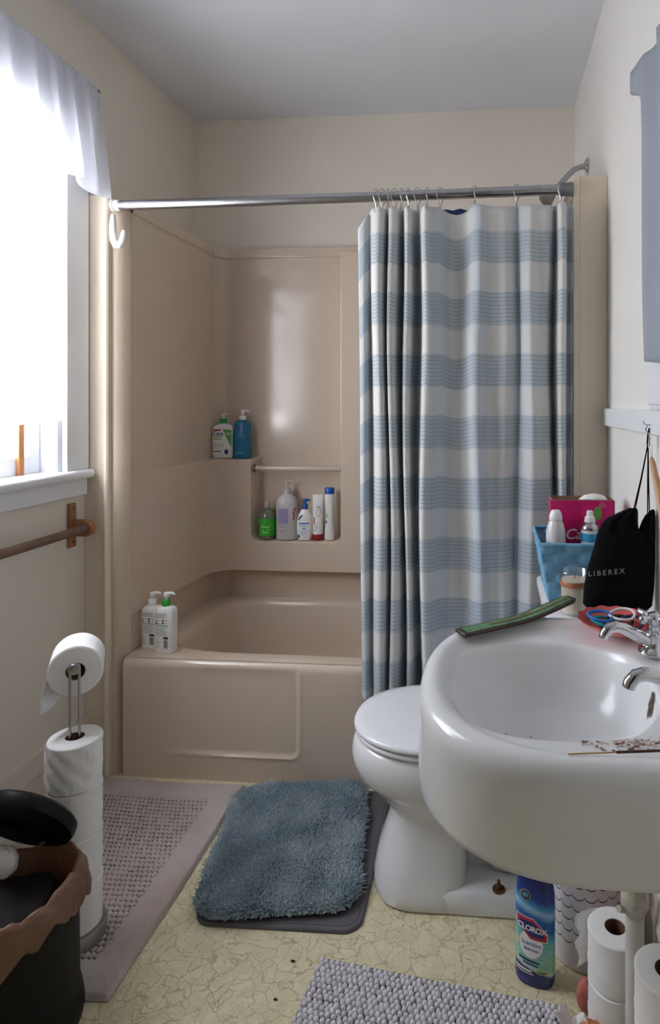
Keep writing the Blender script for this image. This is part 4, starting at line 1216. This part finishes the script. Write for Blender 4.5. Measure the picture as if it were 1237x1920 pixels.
tie('white hair tie on top in the middle of the dish', .279, 1.362, .8270, .026, .0030, (226, 222, 222), .12, -.10)
tie('black hair tie under the white one in the dish', .272, 1.350, .8180, .026, .0036, (20, 18, 20), .0, .05)
tie('brown-black hair tie at the bottom centre of the dish', .256, 1.338, .8085, .024, .0034, (46, 28, 26), .0, -.04)
tie('navy hair tie at the right of the dish behind the tap spout', .292, 1.335, .8200, .023, .0033, (36, 42, 82), .22, -.05)

# ---------------------------------------------------------------- on the tank
m_blue = M('blue_woven_strip', (112, 168, 202), .5, var=.08, vs=40)
BXC, BYC = .246, 1.742
bk = thing('basket', 'light blue woven basket of toiletries standing on the toilet tank', 'basket', (BXC, BYC, TANKZ))
def bside(z): q = z/.158; return (.093 + .028*q, .088 + .028*q)
SEG = 56
def peri(s, z):
    hx, hy = bside(z); k, f = int(s//SEG) % 4, (s % SEG)/SEG
    c = [(-hx, -hy), (hx, -hy), (hx, hy), (-hx, hy)]
    a, b_ = c[k], c[(k+1) % 4]; n = [(0, -1), (1, 0), (0, 1), (-1, 0)][k]
    return a[0]+(b_[0]-a[0])*f, a[1]+(b_[1]-a[1])*f, n
NB_, NR_ = SEG*4, 50
def bwall(i, j):
    z = .001 + .157*j/(NR_-1); x, y, n = peri(i, z)
    cx_, cz_ = (i/8), (j/8.17)
    s = 1 if (int(cx_) + int(cz_)) % 2 else -1
    w_ = (math.sin(PI*(cx_ % 1))*math.sin(PI*(cz_ % 1)))**.4 if (cx_ % 1) and (cz_ % 1) else 0
    d_ = s*.0040*w_ + (.003 if j >= NR_-2 else 0)
    return (x + n[0]*d_, y + n[1]*d_, z)
d = MB().grid(NB_, NR_, bwall, wrap=True)
mk('woven_wall', d, m_blue, bk, False, smooth_deg=35, solid=.003, fixn=False)
mk('base', MB().box(-.092, .092, -.087, .087, .0005, .004), m_blue, bk, False, smooth_deg=0)
d = MB(); hx, hy = bside(.158); pts = [(-hx, -hy, .157), (hx, -hy, .157), (hx, hy, .157), (-hx, hy, .157)]
for a, b_ in zip(pts, pts[1:]+pts[:1]): d.tube([a, b_], .0042, 8)
mk('rim', d, m_blue, bk, False, smooth_deg=60)
CBZ0 = TANKZ + .005
m_pink = M('magenta_card', (200, 18, 104), .35, var=.05)
cb = thing('carton', 'open magenta pink carton standing at the back of the blue basket', 'box', (.247, 1.752, CBZ0))
w_, dp, h_ = .085, .036, .252
d = MB()
for (x0, x1, y0, y1) in ((-w_, w_, -dp, -dp+.0015), (-w_, w_, dp-.0015, dp), (-w_, -w_+.0015, -dp, dp), (w_-.0015, w_, -dp, dp)):
    d.box(x0, x1, y0, y1, 0, h_)
d.box(-w_, w_, -dp, dp, 0, .0015)
bd = mk('box_wall', d, m_pink, cb, False, smooth_deg=0)
m_kraft = M('kraft_inside', (150, 116, 92), .9, var=.08)
d = MB()
for (x0, x1, y0, y1) in ((-w_+.0016, w_-.0016, -dp+.0016, -dp+.0024), (-w_+.0016, w_-.0016, dp-.0024, dp-.0016), (-w_+.0016, -w_+.0024, -dp+.002, dp-.002), (w_-.0024, w_-.0016, -dp+.002, dp-.002)):
    d.box(x0, x1, y0, y1, .12, h_+.002 + random.uniform(0, .003))
mk('torn_edge', d, m_kraft, cb, False, smooth_deg=0, label='torn brown card edge')
d = MB()
fl = lambda geo, du, dw, mi, eps=.0004: d.add([(u+du, -dp-eps, w+dw) for u, w in geo[0]], geo[1], mi)
fl(ell2(0, 0, .012, .019), .040, .218, 1); fl(ell2(0, 0, .007, .013), .018, .214, 1); fl(ell2(0, 0, .009, .007), .052, .240, 2)
fl(text('Care', .040, .015, .25), -.008, .160, 0, .0006)
mk('box_print', d, [m_whiteink, M('leaf_green', (104, 150, 70), .5), M('dusty_pink', (190, 90, 110), .5)], bd, False, smooth_deg=0)
crumple('tissue_wad', 'white wrapped pads sticking out of the magenta carton', 'pad', (.282, 1.755, CBZ0+.222), .021, m_paper, 21, (1.5, .75, .8), .5)
wb = thing('spray_bottle', 'white cone-topped lotion bottle at the left in the blue basket', 'bottle', (.172, 1.688, CBZ0), .1)
mk('body', MB().lathe([(.022, 0), (.025, .004), (.026, .150), (.0255, .172), (.022, .190), (.017, .203)], 32), M('pearl_white_plastic', (216, 212, 212), .3), wb, False)
mk('cap', MB().oval([(.0165, .0165, .2035, 2), (.0175, .0175, .206, 2), (.0170, .0170, .215, 2), (.015, .0145, .222, 2), (.0125, .012, .228, 2), (.010, .008, .231, 2)], 28), m_whiteplastic, wb, False)
sc_ = thing('spray_can', 'white and blue aerosol can at the right in the blue basket', 'spray can', (.262, 1.690, CBZ0))
mk('body', MB().lathe([(.023, 0), (.024, .003), (.024, .175), (.0235, .180)], 32), M('white_can', (226, 230, 234), .25), sc_, False)
d = MB(); d.lathe([(.0243, .150), (.0243, .172)], 32, cap0=False, cap1=False)
mk('blue_band', d, M('sky_blue_ink', (60, 160, 206), .4), sc_, False)
d = MB(); lines(d, -.016, .016, [.138, .128, .120], .004, .0243, .0243, 2, 0, .3); mk('label_print', d, m_navyink, sc_, False, smooth_deg=0)
mk('shoulder', MB().lathe([(.0240, .180), (.0245, .183), (.0225, .190), (.0150, .197), (.0150, .200)], 32), m_steel, sc_, False)
d = MB().lathe([(.0148, .199), (.0152, .201), (.0130, .213), (.0090, .216), (.0085, .228), (.006, .230)], 28)
mk('nozzle', d, m_whiteplastic, sc_, False)
# candle
ca = thing('candle', 'cream candle in a glass jar with copper band on the toilet tank', 'candle', (.207, 1.572, TANKZ))
m_jar = m_glass.copy(); m_jar.name = 'jar_glass'
m_jar.node_tree.nodes['Mix Shader'].inputs[0].default_value = .16
cr_ = .0365
mk('jar', MB().lathe([(.010, .0), (cr_-.003, .0), (cr_, .004), (cr_, .104), (cr_-.001, .106), (cr_-.0025, .104), (cr_-.0028, .006), (.01, .005)], 40), m_jar, ca, False)
wx = mk('wax', MB().lathe([(.02, .0062), (cr_-.0033, .0065), (cr_-.0033, .084), (cr_-.006, .085), (.003, .084)], 40), M('cream_wax', (232, 220, 200), .4), ca, False)
mk('wick', MB().tube([(0, 0, .083), (.0005, 0, .090), (.002, 0, .096)], .0009, 6), m_black, wx, False)
mk('copper_band', MB().lathe([(cr_+.0003, .070), (cr_+.0006, .071), (cr_+.0006, .081), (cr_+.0003, .082)], 40, cap0=False, cap1=False), M('copper_foil', (202, 134, 104), .35, metal=.5), ca, False)

# ---------------------------------------------------------------- black pouch, cord hook, brush
BYP = 1.445
m_velvet = M('black_cloth', (14, 14, 16), .9, var=.2, vs=20, spec=.1, bump=.4, bs=25, bd=.004, sheen=.05)
bp = thing('drawstring_pouch', 'black drawstring pouch with grey lettering hanging over the back of the sink', 'bag', (.29, BYP, .81))
def pillow(rows, th, n=18):
    R = []
    for (xl, xr, z, k) in rows:
        cx, hw = (xl+xr)/2, (xr-xl)/2; r = []
        for q in range(n*2):
            t = 2*PI*q/(n*2); c, s = math.cos(t), math.sin(t)
            y = math.copysign(abs(s)**.8, s)*th*k
            y += .003*math.sin(c*9 + z*60)*abs(s)
            r.append((cx + hw*c, BYP + y, z))
        R.append(r)
    return R
rows = [(.240, .330, .8085, .3), (.218, .352, .811, .7), (.208, .362, .822, 1.), (.210, .366, .86, 1.05), (.219, .3685, .905, 1.), (.232, .3690, .95, .9), (.240, .3685, .982, .8), (.244, .368, .992, .6)]
d = MB().loft(pillow(rows, .024))
d.loft(pillow([(.238, .336, .97, .75), (.243, .333, .985, .8), (.250, .331, 1.005, .75), (.264, .331, 1.018, .65), (.288, .331, 1.030, .5), (.305, .330, 1.038, .35), (.312, .327, 1.041, .1)], .022))
d.loft(pillow([(.324, .3685, .97, .75), (.331, .3685, .985, .8), (.340, .3690, 1.010, .7), (.347, .3690, 1.024, .5), (.357, .3685, 1.034, .3), (.361, .367, 1.038, .1)], .022))
pb = mk('pouch', d, m_velvet, bp, smooth_deg=70)
vs, fs = text('LIBEREX', .0165, .012, 0, 1.42); d = MB()
d.add([(u*1.0+.256, BYP-.0258 - .0000 - .0012*(1-abs(u)/.07), .900 + w + .10*u + 1.6*max(0, u-.01)**2) for u, w in vs], fs)
mk('lettering', d, M('silver_print', (150, 150, 156), .5), pb, smooth_deg=0)
d = MB(); top = (.352, 1.440, 1.188)
for x, z in ((.322, 1.040), (.325, 1.040), (.352, 1.030), (.356, 1.032)): d.tube([(x, BYP, z), ((x+top[0])/2, BYP-.002, (z+top[2])/2-.006), top], .0014, 6)
d.tube([top, (.353, 1.440, 1.205), (.356, 1.438, 1.222)], .0035, 8)
d.tube([(.349, 1.437, 1.186), (.354, 1.437, 1.186)], .005, 8)
mk('drawstring', d, m_velvet, bp)
d = MB().tube([(XR-.019, 1.43, 1.230), (.349, 1.43, 1.229), (.344, 1.43, 1.220), (.350, 1.432, 1.210), (.358, 1.432, 1.213), (.361, 1.434, 1.224)], .0013, 8)
d.tube([(.349, 1.43, 1.229), (.341, 1.428, 1.232), (.338, 1.426, 1.238)], .0012, 8)
o = mk('wire_hook', d, m_steel, base=(XR-.019, 1.43, 1.238)); tag(o, 'small bent wire hook on the white rail of the right wall', 'hook')
br = thing('wooden_brush', 'light wooden brush handle hanging by a white cord beside the black pouch', 'brush', (.356, 1.418, 1.05))
d = MB(); d.tube([(.360, 1.290, .92), (.361, 1.345, 1.03), (.357, 1.380, 1.10), (.352, 1.404, 1.150), (.351, 1.408, 1.160)], [.008, .0085, .0080, .0065, .003], 14)
mk('handle', d, M('pale_wood', (196, 156, 120), .5, var=.12, vs=40), br)
mk('cord', MB().tube([(.351, 1.407, 1.157), (.346, 1.412, 1.185), (.351, 1.426, 1.211), (.355, 1.416, 1.185), (.352, 1.406, 1.157)], .001, 6), m_whiteplastic, br)

# ---------------------------------------------------------------- wall cabinet with grey cloth
wc = thing('wall_cabinet', 'white wall cabinet on the right wall above the rail, under a draped cloth', 'cabinet', (XR, 1.2, 1.264))
mk('body', MB().box(XR-.022, XR, .80, 1.425, 1.264, 2.0), m_trimw, wc, smooth_deg=0, bevel=.003)
mk('door', MB().box(XR-.030, XR-.0225, .815, 1.412, 1.275, 1.99), m_trimw, wc, smooth_deg=0, bevel=.003)
m_cloth = M('grey_blue_cloth', (152, 157, 168), .9, var=.05, vs=9, spec=.1, bump=.2, bs=200, bd=.001)
def cloth(i, j):
    u = i/30; v = j/40
    y = 1.398 - .5*u - .07*v; zt_ = 2.02 - .06*u
    if u < .2: y += .105*(1-u/.2)**1.5*(1-smooth(.01, .13, v))
    z = zt_ - .655*v + (.018*(1-smooth(0, .2, u)) if j == 0 else 0)
    x = XR - .046 - .008*math.sin(u*22 + v*2) - .010*(1-smooth(0, .15, v))*math.sin(u*60)*.3
    return (x, y - .008*math.sin(v*5)*(1-smooth(0, .3, u)), z)
o = mk('hanging_cloth', MB().grid(31, 41, cloth), m_cloth, base=(XR-.03, 1.25, 1.39), smooth_deg=180, solid=.003)
tag(o, 'grey-blue cloth draped over the white wall cabinet at the right edge', 'cloth')

# ---------------------------------------------------------------- under the sink
def cloroxmat():
    m, nt, b = newmat('cleaner_bottle_print')
    x, y, z = objxyz(nt)
    t = mth(nt, 'ADD', z, mth(nt, 'MULTIPLY', x, .28))
    t = mth(nt, 'ADD', t, mth(nt, 'MULTIPLY', mth(nt, 'SUBTRACT', noise(nt, 40, 3), .5), .012))
    f = mth(nt, 'DIVIDE', t, .25)
    c = ramp(nt, f, [(.0, (24, 40, 104)), (.145, (30, 50, 118)), (.165, (214, 226, 226)), (.20, (150, 206, 180)), (.36, (120, 196, 180)), (.47, (60, 170, 182)), (.53, (20, 96, 160)), (.62, (24, 100, 172)),
                      (.68, (150, 196, 226)), (.72, (60, 140, 200)), (.78, (20, 62, 146)), (.9, (14, 34, 104)), (1., (12, 28, 92))])
    sp = ramp(nt, noise(nt, 300, 2), [(.45, (0,0,0,1)), (.62, (1,1,1,1))])
    low = ramp(nt, f, [(.2, (0,0,0,1)), (.26, (1,1,1,1)), (.40, (1,1,1,1)), (.46, (0,0,0,1))])
    c = mixc(nt, mth(nt, 'MULTIPLY', sp, mth(nt, 'MULTIPLY', low, .5)), c, lin((200, 230, 200)))
    nt.links.new(c, b.inputs['Base Color']); b.inputs['Roughness'].default_value = .25
    return m
cx = thing('cleaner_bottle', 'blue and green bottle of bathroom cleaner on the floor under the sink', 'cleaner bottle', (.098, 1.402, 0), math.radians(-16))
a, b, e = .0435, .027, 2.6
prof = [(a*.92, b*.9, .0005), (a, b, .008), (a, b, .17), (a*.985, b, .195), (a*.90, b*.95, .218), (a*.74, b*.85, .235), (a*.5, b*.7, .247), (.016, .015, .252)]
bd = mk('body', MB().oval(prof, 48, e=e), cloroxmat(), cx, False, smooth_deg=60)
mk('cap', MB().lathe([(.016, .250), (.0175, .252), (.0175, .275), (.012, .280), (.007, .30), (.005, .305)], 28), m_whiteplastic, cx, False)
d = MB()
def hexa(a_, h_, cut): return poly2([(-a_, h_), (a_*.15, h_), (a_, -h_*.15), (a_, -h_), (-a_*.05, -h_), (-a_, h_*.2)])
def prs(geo, du, dw, mi, eps, sk=0.): press(d, geo, a, b, e, du, dw, eps, mi=mi, skew=sk)
prs(ell2(0, 0, .026, .030, 36), -.004, .094, 0, .0004)
prs(hexa(.035, .0235, 0), -.003, .1285, 0, .0006, -.05); prs(hexa(.0335, .022, 0), -.003, .1285, 1, .0008, -.05); prs(hexa(.027, .0155, 0), -.003, .1285, 2, .0010, -.05)
prs(text('CLOROX', .0168, .03, 0, .9), -.002, .1285, 0, .0013, -.08)
prs(text('Scentiva', .0135, .01), -.004, .096, 3, .0008, -.05); prs(text('Bathroom', .0082, .02), -.003, .083, 2, .0008, -.05)
prs(ell2(0, 0, .0125, .0125), -.017, .199, 4, .0004); prs(ell2(0, 0, .0108, .0108), -.017, .199, 2, .0006); prs(ell2(0, 0, .007, .005), -.017, .200, 5, .0008)
prs(rect2(-.028, .018, -.002, .002), -.004, .058, 2, .0006, -.1); prs(rect2(-.02, .014, -.0015, .0015), -.002, .0505, 2, .0006, -.1)
prs(rect2(-.026, .010, -.0022, .0022), -.012, .036, 0, .0006, -.08); prs(rect2(-.028, .012, -.001, .001), -.010, .0300, 0, .0006, -.08)
prs(rect2(-.013, .013, -.003, .003), .021, .0375, 4, .0006, -.06); prs(rect2(-.009, .009, -.0011, .0011), .021, .0375, 2, .0008, -.06)
prs(ell2(0, 0, .004, .008), -.034, .094, 6, .0006)
prs(rect2(-.030, -.002, .004, .016), -.004, .004, 7, .0005, -.05)
mk('label_print', d, [m_whiteink, m_redink, m_navyink, M('label_blue', (70, 110, 170), .4), M('lime_ink', (190, 206, 60), .4), M('teal_ink', (90, 150, 160), .4), M('coconut', (226, 190, 160), .5), M('indigo_ink', (60, 66, 140), .4)], bd, False, smooth_deg=0)

def scallop():
    m, nt, b = newmat('scallop_print')
    x, y, z = objxyz(nt)
    ang = mth(nt, 'ARCTAN2', y, x)
    u = mth(nt, 'FRACT', mth(nt, 'MULTIPLY', ang, 18/(2*PI)))
    q = mth(nt, 'SUBTRACT', mth(nt, 'MULTIPLY', u, 2.), 1.)
    arc_ = mth(nt, 'SQRT', mth(nt, 'MAXIMUM', mth(nt, 'SUBTRACT', 1.02, mth(nt, 'MULTIPLY', q, q)), 0.))
    g = mth(nt, 'FRACT', mth(nt, 'DIVIDE', z, .0265))
    dlt = mth(nt, 'ABSOLUTE', mth(nt, 'SUBTRACT', g, mth(nt, 'SUBTRACT', .80, mth(nt, 'MULTIPLY', arc_, .48))))
    ln = mth(nt, 'LESS_THAN', dlt, .05)
    ln = mth(nt, 'MULTIPLY', ln, mth(nt, 'GREATER_THAN', z, .050))
    c = mixc(nt, ln, lin((226, 218, 222)), lin((34, 34, 40)))
    nt.links.new(c, b.inputs['Base Color']); b.inputs['Roughness'].default_value = .45
    return m
wbx, wby = .222, 1.492
wv = thing('waste_bin', 'white bin with black scallop lines under the sink behind the cleaner bottle', 'bin', (wbx, wby, 0))
mk('body', MB().lathe([(.070, .001), (.078, .004), (.080, .012), (.083, .24), (.084, .245), (.081, .245), (.077, .012), (.02, .006)], 56), scallop(), wv, False)
mk('lid', MB().lathe([(.0845, .2452), (.086, .248), (.084, .256), (.05, .262), (.01, .263)], 48), m_whiteplastic, wv, False)
pl = thing('plunger', 'wooden plunger handle standing between the bin and the toilet rolls', 'plunger', (.305, 1.375, 0), 0)
mk('handle', MB().tube([(.315, 1.384, .05), (.292, 1.388, .45)], .009, 12), M('tan_wood_stick', (190, 146, 96), .5, var=.1, vs=30), pl)
mk('rubber_cup', MB().lathe([(.033, .001), (.035, .006), (.034, .03), (.028, .05), (.018, .066), (.012, .085)], 32, (.315, 1.384, 0)), M('red_rubber', (140, 60, 48), .6), pl)

UG = 'toilet rolls standing under the sink'
RA = (.252, 1.300); RB = (.300, 1.090)
ra = make_roll('lower toilet roll beside the sink leg, under a loose-sheeted one', (RA[0], RA[1], .0005), .054, .104, UG)
ra2 = dup(ra, (RA[0], RA[1], .1055), .6, 'upper toilet roll beside the sink leg with its loose sheet hanging left')
def sheet2(i, j):
    z = .099 - .108*j/14; a = 1.2 + .9*min(i, 8)/8
    x, y = .0552*math.cos(a), .0552*math.sin(a)
    if i > 8:
        q = (i-8)/8; L_ = .056*q*(1+.1*math.sin(j*.9))
        x += -math.sin(a)*L_; y += math.cos(a)*L_ + .006*math.sin(q*3+j*.5)
    return (x, y, z)
s = mk('loose_sheet', MB().grid(17, 15, sheet2), m_paper, ra2, False, smooth_deg=180, solid=.0006); s.rotation_euler = (0, 0, -.75)
rb = dup(ra, (RB[0], RB[1], .0005), .2, 'lowest toilet roll of the near stack at the right edge under the sink')
dup(ra, (RB[0]+.001, RB[1], .1055), 1.2, 'middle toilet roll of the near stack at the right edge under the sink')
dup(ra, (RB[0]-.001, RB[1]+.001, .2105), 2.2, 'top toilet roll of the near stack at the right edge under the sink')
RC = (.296, 1.205)
def bunch(name, label, cat, loc, R0, h, mat, seed, tilt=(0, 0)):
    rg = np.random.default_rng(seed); ph = rg.uniform(0, 6, 6)
    def f(i, j):
        a = 2*PI*i/60; q = j/14
        r = R0*(.10 + .90*q**.8)*(1 + .22*math.sin(3*a+ph[0]) + .16*q*math.sin(7*a+ph[1]) + .08*q*math.sin(13*a+ph[2]))
        z = h*q*(.62 + .25*math.sin(2*a+ph[3]) + .18*math.sin(5*a+ph[4])) + .0015*rg.random()
        return (loc[0] + r*math.cos(a) + tilt[0]*q*h, loc[1] + r*math.sin(a) + tilt[1]*q*h, loc[2] + max(0, z))
    o = mk(name, MB().grid(60, 15, f, wrap=True), mat, base=loc, smooth_deg=60, solid=.0008); tag(o, label, cat); return o
bunch('tissue', 'crumpled white tissue on the floor at the right end of the bobble mat', 'tissue', (.168, 1.280, .002), .030, .055, m_paper, 31, (-.1, -.2))
crumple('orange_wrapper', 'crumpled orange wrapper on the floor beside the white tissue', 'wrapper', (.196, 1.245, .001), .026, M('orange_wrap', (196, 120, 70), .5, var=.3, vs=40), 33, (1., 1., .9), .4)
crumple('pink_cloth', 'dusty pink rag on the floor behind the white tissue', 'rag', (.198, 1.330, .001), .024, M('dusty_pink_cloth', (180, 104, 92), .8, var=.15, vs=30), 35, (.7, .6, 1.3), .3)

for lab, cx_, cy_, k in (('dark crumb on the vinyl floor below the blue shag mat', -.452, 1.395, 1.), ('dark crumb on the vinyl floor left of the bobble mat', -.460, 1.302, .9)):
    mb = MB().lathe([(.0008, .0004), (.0028*k, .0012), (.0030*k, .0022), (.0012*k, .0036)], 9, (0, 0, 0)); mb.v = [(x*1.7+cx_, y+cy_, z) for x, y, z in mb.v]
    o = mk('crumb', mb, m_dark, base=(cx_, cy_, 0)); tag(o, lab, 'crumb', 'crumbs on the floor')

# ---------------------------------------------------------------- light
W = bpy.data.worlds.new('overcast_sky'); SC.world = W; W.use_nodes = True
nt = W.node_tree; bg = nt.nodes['Background']
tc_ = nt.nodes.new('ShaderNodeTexCoord'); s_ = nt.nodes.new('ShaderNodeSeparateXYZ'); nt.links.new(tc_.outputs['Generated'], s_.inputs[0])
cc = ramp(nt, mth(nt, 'ADD', mth(nt, 'MULTIPLY', s_.outputs[2], .5), .5), [(.0, (.85, .85, .84, 1)), (.48, (.92, .92, .92, 1)), (.55, (.92, .95, 1., 1)), (1., (.80, .88, 1., 1))])
nt.links.new(cc, bg.inputs[0]); bg.inputs[1].default_value = 9.0
L = bpy.data.lights.new('window_daylight', 'AREA'); L.shape = 'RECTANGLE'; L.size = WZ1-WZ0; L.size_y = WY1-WY0
lo = bpy.data.objects.new('window_daylight', L); COL.objects.link(lo)
lo.location = (XL-.14, (WY0+WY1)/2, (WZ0+WZ1)/2); lo.rotation_euler = (0, -PI/2, 0)
L.cycles.is_portal = True

# ---------------------------------------------------------------- camera
cam = bpy.data.cameras.new('camera'); co = bpy.data.objects.new('camera', cam); COL.objects.link(co)
TH = math.atan(.085)
co.location = (0, 0, EYE); co.rotation_euler = (PI/2, 0, TH)
cam.sensor_fit = 'VERTICAL'; cam.sensor_height = 36.; cam.sensor_width = 36*1237/1920
cam.lens = 1170/1920*36
cam.shift_x = -(821-618.5)/1920; cam.shift_y = (757-960)/1920
cam.clip_start = .02
SC.camera = co
vs_ = SC.view_settings; vs_.view_transform = 'Standard'; vs_.look = 'None'; vs_.gamma = 1; vs_.use_curve_mapping = False
vs_.exposure = 1.2
SC.cycles.use_denoising = True
SC.cycles.max_bounces = 12; SC.cycles.diffuse_bounces = 8; SC.cycles.transparent_max_bounces = 16; SC.cycles.transmission_bounces = 8
SC.cycles.sample_clamp_indirect = 6
